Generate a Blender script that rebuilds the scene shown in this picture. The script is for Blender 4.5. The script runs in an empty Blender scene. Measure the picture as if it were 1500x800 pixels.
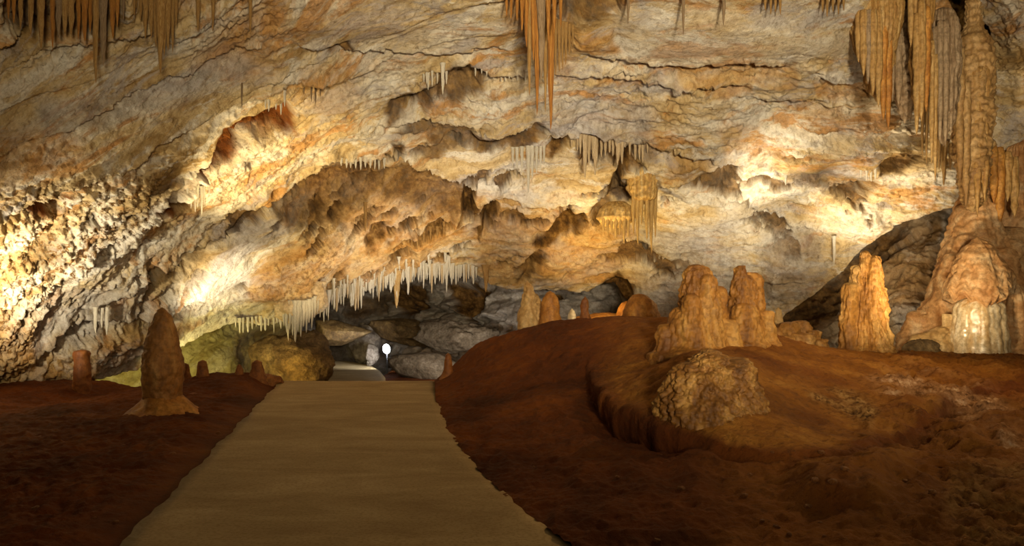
import bpy, math, random
import numpy as np
from mathutils import Vector

# ------------------------------------------------------------------ camera, world, lamps
F, CH, HY, CX = 1000.0, 1.6, 434.0, 750.0          # focal length in px of a 1500x800 frame, eye height, horizon row


def P(px, py, d):
    return Vector(((px - CX) / F * d, d, CH + (HY - py) / F * d))


sc = bpy.context.scene
COL = sc.collection
cam = bpy.data.cameras.new('camera')
cam.sensor_width = 36.0
cam.lens = 36.0 * F / 1500.0
cam.shift_y = (HY - 400.0) / 1500.0
cam.clip_end = 200
camo = bpy.data.objects.new('camera', cam)
COL.objects.link(camo)
camo.location = (0, 0, CH)
camo.rotation_euler = (math.pi / 2, 0, 0)
sc.camera = camo
sc.view_settings.view_transform = 'Standard'
sc.view_settings.look = 'None'
sc.view_settings.gamma = 1.0
sc.view_settings.use_curve_mapping = False
sc.view_settings.exposure = 0.15
sc.cycles.use_denoising = True
sc.cycles.max_bounces = 5
sc.cycles.sample_clamp_indirect = 4.0
w = bpy.data.worlds.new('ambient_fill')  # dim ambient fill added in place of bounced light
sc.world = w
w.use_nodes = True
w.node_tree.nodes['Background'].inputs[0].default_value = (1.0, 0.72, 0.40, 1)
w.node_tree.nodes['Background'].inputs[1].default_value = 0.03

WARM = (1.0, 0.74, 0.36)
AMBER = (1.0, 0.62, 0.22)
PALE = (1.0, 0.86, 0.60)
COOL = (0.92, 0.95, 1.0)


def point(name, loc, power, col, r=0.15):
    l = bpy.data.lights.new(name, 'POINT')
    l.energy = power
    l.color = col
    l.shadow_soft_size = r
    o = bpy.data.objects.new(name, l)
    COL.objects.link(o)
    o.location = loc
    return o


def spot(name, loc, target, power, col, angle=80, blend=0.8, r=0.12):
    l = bpy.data.lights.new(name, 'SPOT')
    l.energy = power
    l.color = col
    l.spot_size = math.radians(angle)
    l.spot_blend = blend
    l.shadow_soft_size = r
    o = bpy.data.objects.new(name, l)
    COL.objects.link(o)
    o.location = loc
    v = Vector(target) - Vector(loc)
    o.rotation_euler = v.to_track_quat('-Z', 'Y').to_euler()
    return o


# floodlights of the show cave and some added fills: most stand hidden behind the clay ridges and aim up at the rock
LAMPS = [
    # name, position, aim, power, colour, angle, blend, size
    ('flood_left_wall', P(-45, 500, 9.4), P(30, 385, 10.8), 720, (1.0, .86, .58), 130, 1.0, .10),
    ('flood_left_low', P(285, 552, 13.2), P(322, 408, 15.3), 800, (1.0, .86, .60), 48, 1.0, .08),
    ('flood_left_mid', P(480, 508, 15.2), P(455, 355, 16.2), 200, (1.0, .78, .40), 100, 1.0, .08),
    ('flood_orange_hollow', P(330, 440, 11.6), P(380, 235, 13.2), 1000, (1.0, .76, .36), 70, 1.0, .08),
    ('flood_centre', P(868, 476, 16.2), P(880, 365, 17.6), 640, (1.0, .70, .26), 95, 1.0, .10),
    ('flood_bed', P(760, 505, 15.0), P(760, 270, 15.4), 420, (1.0, .88, .70), 90, 1.0, .12),
    ('flood_centre_left', P(660, 520, 16.0), P(600, 320, 16.8), 620, (1.0, .80, .48), 100, 1.0, .10),
    ('flood_behind_columns', P(1118, 450, 14.9), P(1120, 318, 15.5), 1050, PALE, 48, 1.0, .08),
    ('flood_behind_pair', P(1085, 480, 15.6), P(1085, 350, 17), 420, PALE, 80, 1.0, .08),
    ('flood_right_grey', P(1225, 500, 14.6), P(1262, 335, 15.9), 1350, PALE, 52, 1.0, .08),
    ('flood_flowstone', P(1400, 528, 12.3), P(1430, 480, 13.3), 230, (1.0, .80, .48), 110, 1.0, .05),
    ('fill_right_wall', P(1270, 500, 15.4), P(1340, 390, 17.5), 200, (1.0, .82, .52), 120, 1.0, .10),  # unseen fill added to brighten the right wall
    ('flood_column', P(1350, 488, 10.8), P(1410, 300, 13.8), 620, (1.0, .78, .46), 95, 1.0, .15),
    ('flood_alcove', P(290, 585, 14.8), P(290, 505, 17.8), 330, (1.0, .84, .30), 140, 1.0, .10),
    ('flood_boulder', P(416, 552, 16.0), P(428, 545, 17), 45, (1.0, .66, .12), 120, 1.0, .06),
    ('flood_far', P(564, 512, 23.3), P(538, 520, 25.2), 380, COOL, 130, 1.0, .15),
    ('fill_far_wall', P(700, 530, 19.5), P(610, 450, 26), 310, (1.0, .88, .70), 150, 1.0, .15),  # unseen fill added to brighten the far wall
    ('flood_fringe', P(600, 500, 17.0), P(560, 410, 18.6), 130, (1.0, .92, .78), 140, 1.0, .10),
    ('flood_golden_stalagmite', P(1335, 498, 10.0), P(1268, 435, 12.4), 210, (1.0, .74, .34), 50, 1.0, .08),
    ('flood_crest_columns', P(1200, 492, 10.2), P(1095, 440, 11.2), 40, (1.0, .74, .38), 60, 1.0, .08),
    ('flood_crest_glow', P(880, 458, 16.2), P(885, 474, 17.8), 60, (1.0, .68, .30), 140, 1.0, .06),
    ('flood_crest_left', P(822, 462, 14.9), P(785, 450, 13.9), 26, (1.0, .80, .46), 120, 1.0, .05),
    ('flood_far_slab', P(478, 478, 23.2), P(505, 484, 25), 45, (1.0, .84, .45), 140, 1.0, .10),
    # unseen fill spots added behind the visitor for the roof, then the mound flood
    ('fill_roof_left', (0.6, -2.0, 2.2), P(560, 30, 11), 3000, (1.0, .82, .52), 66, 1.0, .40),
    ('fill_roof_right', (1.6, -2.0, 2.2), P(1000, 40, 11.5), 7600, (1.0, .84, .56), 68, 1.0, .40),
    ('fill_right', (3.0, -1.0, 2.0), P(1330, 130, 14), 1700, (1.0, .82, .52), 60, 1.0, .30),
    ('hall_flood_mound', (7.4, 9.0, 5.2), P(1150, 590, 7.5), 620, (1.0, .62, .24), 125, 1.0, .22),
]
for a in LAMPS:
    spot(*a)
point('fill_path', (-0.8, -1.5, 4.2), 150, (1.0, .76, .40), .5)  # unseen fill lamp added behind the visitor for floor and path


# ------------------------------------------------------------------ helpers
def tag(o, label=None, cat=None, group=None, kind=None):
    if label: o['label'] = label
    if cat: o['category'] = cat
    if group: o['group'] = group
    if kind: o['kind'] = kind
    return o


rng = np.random.RandomState(7)
random.seed(7)
PERM = rng.permutation(256).astype(np.int32)
GRAD = rng.normal(size=(256, 3)).astype(np.float32)
GRAD /= np.linalg.norm(GRAD, axis=1)[:, None]


def perlin(x, y, z):
    xi, yi, zi = np.floor(x).astype(np.int32), np.floor(y).astype(np.int32), np.floor(z).astype(np.int32)
    xf, yf, zf = (x - xi).astype(np.float32), (y - yi).astype(np.float32), (z - zi).astype(np.float32)
    u, v, q = [f * f * f * (f * (f * 6 - 15) + 10) for f in (xf, yf, zf)]
    out = 0
    for dx in (0, 1):
        wx = u if dx else 1 - u
        px = PERM[(xi + dx) & 255]
        for dy in (0, 1):
            wy = v if dy else 1 - v
            pxy = PERM[(px + yi + dy) & 255]
            for dz in (0, 1):
                wz = q if dz else 1 - q
                g = GRAD[PERM[(pxy + zi + dz) & 255]]
                out = out + wx * wy * wz * (g[..., 0] * (xf - dx) + g[..., 1] * (yf - dy) + g[..., 2] * (zf - dz))
    return out * 1.5


def fbm(p, s, octv=3, seed=0.0, ridged=False, gain=0.5):
    x, y, z = [np.asarray(c, dtype=np.float32) * s for c in p]
    out, a = 0, 1.0
    for i in range(octv):
        n = perlin(x + seed * 17.3 + i * 5.1, y + seed * 7.7 - i * 3.3, z - seed * 11.9 + i * 1.7)
        if ridged: n = 1 - 2 * np.abs(n)
        out = out + a * n
        a *= gain
        x, y, z = x * 2.03, y * 2.03, z * 2.03
    return out


def worley(p, s, seed=0):
    x, y, z = [np.asarray(c, dtype=np.float32) * s for c in p]
    xi, yi, zi = np.floor(x).astype(np.int32), np.floor(y).astype(np.int32), np.floor(z).astype(np.int32)
    best = np.full(x.shape, 9.0, np.float32)
    for dx in (-1, 0, 1):
        for dy in (-1, 0, 1):
            for dz in (-1, 0, 1):
                cx, cy, cz = xi + dx, yi + dy, zi + dz
                h = PERM[(PERM[(PERM[(cx + seed) & 255] + cy) & 255] + cz) & 255]
                j = GRAD[h] * 0.42 + 0.5
                dd = (cx + j[..., 0] - x) ** 2 + (cy + j[..., 1] - y) ** 2 + (cz + j[..., 2] - z) ** 2
                best = np.minimum(best, dd)
    return np.sqrt(best)


def sstep(a, b, x):
    t = np.clip((x - a) / (b - a), 0, 1)
    return t * t * (3 - 2 * t)


class TPS:                                     # thin-plate surface through control points
    def __init__(self, pts, lam=0.0):
        p = np.array(pts, float)
        self.c = p[:, :2]
        n = len(p)
        K = self.k(np.linalg.norm(self.c[:, None] - self.c[None], axis=2)) + lam * np.eye(n)
        A = np.zeros((n + 3, n + 3))
        A[:n, :n] = K
        A[:n, n] = 1
        A[:n, n + 1:] = self.c
        A[n:, :n] = A[:n, n:].T
        self.w = np.linalg.solve(A, np.concatenate([p[:, 2], np.zeros(3)]))

    @staticmethod
    def k(r):
        return np.where(r > 0, r * r * np.log(np.maximum(r, 1e-9)), 0)

    def __call__(self, x, y):
        x, y = np.asarray(x, float), np.asarray(y, float)
        out = self.w[-3] + self.w[-2] * x + self.w[-1] * y
        for i, (cx, cy) in enumerate(self.c):
            out = out + self.w[i] * self.k(np.hypot(x - cx, y - cy))
        return out


def sd_poly(x, y, poly):                       # signed distance, negative inside
    poly = np.array(poly, float)
    d = np.full(x.shape, 1e18)
    s = np.zeros(x.shape, bool)
    for i in range(len(poly)):
        a, b = poly[i], poly[(i + 1) % len(poly)]
        e = b - a
        wx, wy = x - a[0], y - a[1]
        t = np.clip((wx * e[0] + wy * e[1]) / max(e @ e, 1e-9), 0, 1)
        d = np.minimum(d, (wx - e[0] * t) ** 2 + (wy - e[1] * t) ** 2)
        c = (a[1] > y) != (b[1] > y)
        with np.errstate(divide='ignore', invalid='ignore'):
            s ^= c & (x < e[0] * (y - a[1]) / (e[1] if e[1] else 1e-9) + a[0])
    d = np.sqrt(d)
    return np.where(s, -d, d)


def mesh_obj(name, verts, faces, mat, parent=None, attrs=None, smooth=True):
    verts = np.asarray(verts, np.float32).reshape(-1, 3)
    faces = np.asarray(faces, np.int32)
    k = faces.shape[1]
    me = bpy.data.meshes.new(name)
    me.vertices.add(len(verts))
    me.vertices.foreach_set('co', verts.ravel())
    me.loops.add(faces.size)
    me.loops.foreach_set('vertex_index', faces.ravel())
    me.polygons.add(len(faces))
    me.polygons.foreach_set('loop_start', np.arange(len(faces), dtype=np.int32) * k)
    me.polygons.foreach_set('loop_total', np.full(len(faces), k, np.int32))
    me.update(calc_edges=True)
    me.validate()
    if smooth:
        me.polygons.foreach_set('use_smooth', np.ones(len(me.polygons), bool))
    for an, (typ, data) in (attrs or {}).items():
        at = me.attributes.new(an, typ, 'POINT')
        data = np.asarray(data, np.float32)
        at.data.foreach_set({'FLOAT': 'value', 'FLOAT_VECTOR': 'vector', 'FLOAT_COLOR': 'color'}[typ], data.ravel())
    me.materials.append(mat)
    o = bpy.data.objects.new(name, me)
    COL.objects.link(o)
    if parent: o.parent = parent
    return o


def grid_faces(nr, nc, wrap=False):
    r = np.arange(nr - 1)[:, None]
    c = np.arange(nc if wrap else nc - 1)[None, :]
    c2 = (c + 1) % nc
    f = np.stack([r * nc + c, r * nc + c2, (r + 1) * nc + c2, (r + 1) * nc + c], -1)
    return f.reshape(-1, 4)


def empty(name, loc):
    o = bpy.data.objects.new(name, None)
    o.empty_display_size = .2
    COL.objects.link(o)
    o.location = loc
    return o


# ------------------------------------------------------------------ materials
class NT:
    def __init__(self, name, rough=.8, spec=.3):
        self.m = bpy.data.materials.new(name)
        self.m.use_nodes = True
        self.t = self.m.node_tree
        self.b = self.t.nodes['Principled BSDF']
        self.b.inputs['Roughness'].default_value = rough
        self.b.inputs['Specular IOR Level'].default_value = spec

    def n(self, typ, **kw):
        x = self.t.nodes.new(typ)
        for k, v in kw.items(): setattr(x, k, v)
        return x

    def link(self, a, b): self.t.links.new(a, b)

    def vec(self, attr=None, scale=(1, 1, 1)):
        if attr:
            a = self.n('ShaderNodeAttribute', attribute_name=attr).outputs['Vector']
        else:
            a = self.n('ShaderNodeTexCoord').outputs['Object']
        mp = self.n('ShaderNodeMapping')
        mp.inputs['Scale'].default_value = scale
        self.link(a, mp.inputs['Vector'])
        return mp.outputs['Vector']

    def noise(self, v, s, det=6, rough=.6, dist=0.0):
        x = self.n('ShaderNodeTexNoise')
        x.inputs['Scale'].default_value = s
        x.inputs['Detail'].default_value = det
        x.inputs['Roughness'].default_value = rough
        x.inputs['Distortion'].default_value = dist
        self.link(v, x.inputs['Vector'])
        return x.outputs['Fac']

    def voro(self, v, s):
        x = self.n('ShaderNodeTexVoronoi')
        x.inputs['Scale'].default_value = s
        self.link(v, x.inputs['Vector'])
        return x.outputs['Distance']

    def ramp(self, f, stops):
        x = self.n('ShaderNodeValToRGB')
        e = x.color_ramp.elements
        while len(e) < len(stops): e.new(.5)
        for i, (p, c) in enumerate(stops):
            e[i].position = p
            e[i].color = (c if hasattr(c, '__len__') else (c, c, c)) + (1,) if hasattr(c, '__len__') else (c, c, c, 1)
        self.link(f, x.inputs['Fac'])
        return x.outputs['Color']

    def mix(self, f, a, b, typ='MIX'):
        x = self.n('ShaderNodeMix', data_type='RGBA', blend_type=typ)
        for s, v in ((0, f), (6, a), (7, b)):
            if hasattr(v, 'is_linked') or hasattr(v, 'node'): self.link(v, x.inputs[s])
            elif hasattr(v, '__len__'): x.inputs[s].default_value = tuple(v) + (1,)
            else: x.inputs[s].default_value = v
        return x.outputs[2]

    def math(self, op, a, b=0.0):
        x = self.n('ShaderNodeMath', operation=op)
        for i, v in enumerate((a, b)):
            if hasattr(v, 'node'): self.link(v, x.inputs[i])
            else: x.inputs[i].default_value = v
        return x.outputs[0]

    def bump(self, h, dist, strength=1.0, prev=None):
        x = self.n('ShaderNodeBump')
        x.inputs['Strength'].default_value = strength
        x.inputs['Distance'].default_value = dist
        self.link(h, x.inputs['Height'])
        if prev: self.link(prev, x.inputs['Normal'])
        return x.outputs['Normal']

    def done(self, col, nrm=None):
        self.link(col, self.b.inputs['Base Color'])
        if nrm: self.link(nrm, self.b.inputs['Normal'])
        return self.m


def sep(nt, attr):
    a = nt.n('ShaderNodeAttribute', attribute_name=attr)
    s = nt.n('ShaderNodeSeparateColor')
    nt.link(a.outputs['Color'], s.inputs[0])
    return s.outputs[0], s.outputs[1], s.outputs[2]


def rock_material(name, base=((.40, .26, .10), (.64, .49, .27), (.76, .69, .57)), vein=1.0, patch=(.50, .25, .07), lav=(.47, .43, .42)):
    nt = NT(name, .78, .25)
    o = nt.vec()
    st = nt.vec('strata', (1, 1, 1))
    stl = nt.vec('strata', (.35, 1.0, 1.0))
    ochre, grey, dark = sep(nt, 'zone')
    white, rust_shade, coral = sep(nt, 'zone_extra')
    n1 = nt.noise(stl, 1.3, 9, .66, .5)
    col = nt.ramp(n1, [(.36, base[0]), (.47, base[1]), (.60, base[2])])
    # veins that follow the beds: white calcite, orange iron stain, lavender grey limestone
    nw = nt.noise(stl, 1.7, 9, .70, .8)
    col = nt.mix(nt.math('MULTIPLY', nt.ramp(nw, [(.52, 0.0), (.58, 1.0)]), .75 * vein), col, (.78, .75, .69))
    nm = nt.noise(stl, 1.25, 9, .70, 1.0)
    orange = nt.ramp(nt.noise(o, 5.0, 6, .65), [(.38, tuple(.75 * c for c in patch)), (.62, tuple(min(1, 1.25 * c) for c in patch))])
    col = nt.mix(nt.math('MULTIPLY', nt.ramp(nm, [(.53, 0.0), (.60, 1.0)]), .85 * vein), col, orange)
    ng = nt.noise(stl, 1.05, 9, .70, .9)
    col = nt.mix(nt.math('MULTIPLY', nt.ramp(ng, [(.53, 0.0), (.60, 1.0)]), .80 * vein), col, lav)
    # zones
    nb = nt.noise(o, 3.2, 8, .70)
    nz = nt.noise(stl, 2.6, 8, .72, .6)
    soft = nt.ramp(nz, [(.36, .35), (.55, 1.0)])
    og = nt.ramp(nb, [(.36, (.30, .135, .025)), (.50, (.50, .26, .07)), (.64, (.66, .44, .19))])
    col = nt.mix(nt.math('MULTIPLY', ochre, soft), col, og)
    gr = nt.ramp(nb, [(.34, (.25, .23, .22)), (.50, (.47, .44, .43)), (.64, (.66, .63, .61))])
    col = nt.mix(nt.math('MULTIPLY', grey, soft), col, gr)
    wh = nt.ramp(nb, [(.34, (.62, .55, .44)), (.52, (.86, .83, .77))])
    col = nt.mix(nt.math('MULTIPLY', white, soft), col, wh)
    ru = nt.ramp(nb, [(.35, (.10, .026, .0015)), (.65, (.25, .075, .005))])  # orange clay, darkened further for the unlit inside of the hollow
    col = nt.mix(rust_shade, col, ru)
    dk = nt.ramp(nb, [(.36, (.032, .014, .003)), (.50, (.13, .062, .012)), (.66, (.31, .175, .05))])  # brown rock tone that also carries the shade of the recesses
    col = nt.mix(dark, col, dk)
    # clay pits between the coral grains, and thin clay filled cracks along the beds
    sp = nt.noise(o, 9.0, 6, .72)
    col = nt.mix(nt.math('MULTIPLY', nt.ramp(sp, [(.41, 1.0), (.49, 0.0)]), nt.math('ADD', nt.math('MULTIPLY', coral, .75), .25)), col, (.17, .085, .022))
    nk = nt.noise(stl, .8, 7, .62, .4)
    crack = nt.math('COMPARE', nk, .47)
    crack.node.inputs[2].default_value = .0045
    nk2 = nt.noise(nt.vec('strata', (.6, 1, 1)), 1.9, 6, .6, .3)
    crack2 = nt.math('COMPARE', nk2, .53)
    crack2.node.inputs[2].default_value = .004
    ck = nt.math('MULTIPLY', nt.math('MAXIMUM', crack, crack2), nt.ramp(nb, [(.46, 0.0), (.60, .38)]))
    col = nt.mix(ck, col, (.13, .08, .04))
    gr1 = nt.noise(st, 7.0, 8, .78, .5)
    col = nt.mix(1.0, col, nt.ramp(gr1, [(.34, (.50, .45, .38)), (.46, (.88, .86, .83)), (.62, (1.0, 1.0, 1.0))]), 'MULTIPLY')
    f1 = nt.noise(stl, 5.0, 9, .70)
    f2 = nt.noise(o, 18.0, 6, .72)
    b = nt.bump(f1, .055, .9)
    b = nt.bump(f2, .03, 1.0, b)
    return nt.done(col, b)


def form_material(name, c1, c2, c3, rough=.6, spec=.4, vs=(1, 1, .35), s=3.0, bs=16.0, bd=.02):
    """flowstone: vertical streaks of three mineral tones, grainy relief"""
    nt = NT(name, rough, spec)
    o = nt.vec(None, vs)
    oo = nt.vec()
    n1 = nt.noise(o, s, 7, .62, .4)
    col = nt.ramp(n1, [(.34, c1), (.50, c2), (.66, c3)])
    n2 = nt.noise(oo, s * 5, 4, .6)
    col = nt.mix(nt.math('MULTIPLY', nt.ramp(n2, [(.42, 1.0), (.55, 0.0)]), .4), col, tuple(.45 * x for x in c1))
    return nt.done(col, nt.bump(nt.noise(oo, bs, 6, .65), bd, .8))


def clay_material():
    nt = NT('red_clay', .85, .2)
    o = nt.vec()
    sheet, coral, pale = sep(nt, 'zone')
    n1 = nt.noise(o, .9, 8, .65, .3)
    col = nt.ramp(n1, [(.34, (.060, .0135, .001)), (.52, (.122, .030, .003)), (.68, (.195, .056, .006))])
    n2 = nt.noise(o, 1.3, 8, .65, .8)
    sh = nt.ramp(n2, [(.34, (.145, .050, .005)), (.52, (.255, .098, .012)), (.68, (.36, .165, .029))])
    col = nt.mix(sheet, col, sh)
    nc = nt.noise(o, 7.0, 6, .7)
    co = nt.ramp(nc, [(.38, (.06, .026, .006)), (.50, (.28, .145, .042)), (.66, (.50, .32, .13))])
    col = nt.mix(coral, col, co)
    pa = nt.ramp(nc, [(.36, (.10, .04, .012)), (.54, (.34, .18, .085)), (.68, (.60, .43, .29))])
    col = nt.mix(pale, col, pa)
    n3 = nt.noise(o, 14, 5, .7)
    col = nt.mix(nt.math('MULTIPLY', nt.ramp(n3, [(.36, 1.0), (.46, 0.0)]), .5), col, (.05, .016, .003))
    b = nt.bump(nt.noise(o, 5, 8, .7), .07, .8)
    b = nt.bump(nt.noise(o, 28, 4, .7), .015, .8, b)
    return nt.done(col, b)


def path_material():
    nt = NT('worn_concrete', .75, .3)
    o = nt.vec(None, (.6, 1.3, 1))
    oo = nt.vec()
    n1 = nt.noise(o, 1.3, 9, .68, .8)
    col = nt.ramp(n1, [(.32, (.25, .175, .085)), (.50, (.33, .245, .125)), (.68, (.44, .345, .195))])
    n2 = nt.noise(oo, 40, 4, .6)
    col = nt.mix(nt.math('MULTIPLY', nt.ramp(n2, [(.40, 1.0), (.52, 0.0)]), .35), col, (.16, .10, .035))
    b = nt.bump(nt.noise(o, 3, 6, .6), .012, .6)
    b = nt.bump(n2, .004, .8, b)
    return nt.done(col, b)


M_ROCK = rock_material('bedded_limestone')
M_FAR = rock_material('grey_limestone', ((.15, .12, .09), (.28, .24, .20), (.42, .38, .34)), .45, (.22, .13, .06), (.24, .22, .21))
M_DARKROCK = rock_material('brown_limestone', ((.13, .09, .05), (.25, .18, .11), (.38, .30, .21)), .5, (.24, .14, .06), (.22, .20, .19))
M_ALCOVE = rock_material('alcove_flowstone', ((.30, .24, .09), (.46, .40, .17), (.60, .54, .28)), .3, (.36, .26, .08), (.38, .36, .22))
M_CLAY = clay_material()
M_PATH = path_material()
M_OCHRE = form_material('ochre_flowstone', (.22, .075, .010), (.41, .17, .028), (.56, .29, .065))
M_AMBERD = form_material('dark_amber_flowstone', (.13, .045, .006), (.30, .128, .020), (.48, .26, .065))
M_AMBER = form_material('amber_flowstone', (.19, .075, .013), (.37, .175, .038), (.58, .36, .13))
M_TAN = form_material('tan_flowstone', (.34, .18, .055), (.52, .33, .13), (.68, .50, .26))
M_KNOB = form_material('ochre_coral', (.08, .029, .004), (.20, .083, .013), (.40, .215, .055), vs=(1, 1, .6), s=5)
M_UMBER = form_material('umber_stalagmite', (.17, .068, .012), (.33, .145, .034), (.46, .25, .075))
M_REDROCK = form_material('red_brown_rock', (.075, .021, .002), (.16, .055, .008), (.34, .17, .035), vs=(1, 1, 1), s=2.2, bs=9, bd=.05)
M_RUST = form_material('rusty_stalagmite', (.13, .035, .006), (.24, .08, .014), (.34, .14, .03))
M_GOLD = form_material('golden_drapery', (.21, .095, .02), (.36, .20, .058), (.52, .35, .15), vs=(3, 3, .15))
M_BROWN = form_material('brown_drapery', (.15, .085, .038), (.26, .175, .10), (.38, .28, .18), vs=(3, 3, .15))
M_WHITE = form_material('white_straw', (.58, .50, .38), (.74, .68, .57), (.84, .80, .73), rough=.45, vs=(3, 3, .2))
M_PINK = form_material('pink_flowstone', (.34, .15, .045), (.52, .29, .12), (.62, .43, .24), vs=(1, 1, .8))
M_DARKST = form_material('brown_boulder', (.07, .038, .012), (.15, .09, .033), (.26, .17, .07), vs=(1, 1, 1), bs=6, bd=.12)
M_GREYST = form_material('grey_boulder', (.09, .065, .045), (.17, .135, .10), (.28, .235, .19), vs=(1, 1, 1), bs=6, bd=.12)
M_TANP = form_material('pale_tan_flowstone', (.48, .33, .17), (.62, .47, .29), (.74, .62, .45))
M_COLUMN = form_material('beaded_column', (.20, .10, .03), (.35, .205, .075), (.48, .32, .15))
M_GOLDEN = form_material('golden_cascade', (.36, .19, .05), (.56, .35, .11), (.70, .50, .22), vs=(3, 3, .15))
M_WET = form_material('wet_calcite', (.50, .30, .11), (.68, .52, .31), (.78, .68, .50), rough=.14, spec=.7, vs=(3, 3, .12), bd=.008)


# ------------------------------------------------------------------ the rock shell
S_CTRL = [
    (-300, -200, 6), (0, -200, 6.5), (400, -200, 7.5), (750, -200, 8), (1100, -200, 8.5), (1500, -200, 9), (1800, -200, 8),
    (-300, 200, 7), (0, 0, 8), (0, 200, 9), (200, 100, 10), (200, 300, 11.5), (0, 400, 10.5), (0, 560, 12), (-300, 560, 9),
    (400, 0, 10), (400, 200, 13), (400, 350, 15.3), (330, 470, 16.3), (200, 530, 14.5), (100, 570, 13),
    (600, 0, 10.5), (600, 200, 14.5), (600, 400, 19), (500, 430, 18),
    (750, 0, 10.8), (750, 200, 15), (750, 420, 19.5),
    (900, 0, 11.2), (900, 200, 15.5), (900, 420, 20), (950, 500, 20.5),
    (1100, 0, 11.5), (1100, 200, 15), (1100, 400, 18.5), (1100, 500, 19),
    (1300, 0, 13), (1400, 0, 14.5), (1400, 100, 15.2), (1300, 200, 15.3), (1300, 330, 16.7),
    (1500, 0, 13), (1500, 100, 14), (1500, 200, 15), (1500, 280, 15.6), (1800, 0, 11), (1800, 300, 13.5)]
S_DEPTH = TPS([(a / 100, b / 100, c) for a, b, c in S_CTRL], .02)
LIP = [(-400, 640), (0, 625), (80, 600), (130, 567), (221, 537), (339, 480), (400, 474), (440, 456), (470, 446), (520, 428), (560, 413), (600, 404),
       (660, 401), (690, 404), (715, 415), (735, 422), (770, 424), (880, 428), (905, 432), (930, 470), (950, 540), (1095, 540), (1120, 500), (1150, 462),
       (1200, 426), (1240, 396), (1290, 347), (1330, 326), (1400, 302), (1420, 292), (1500, 274), (1900, 220)]

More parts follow.
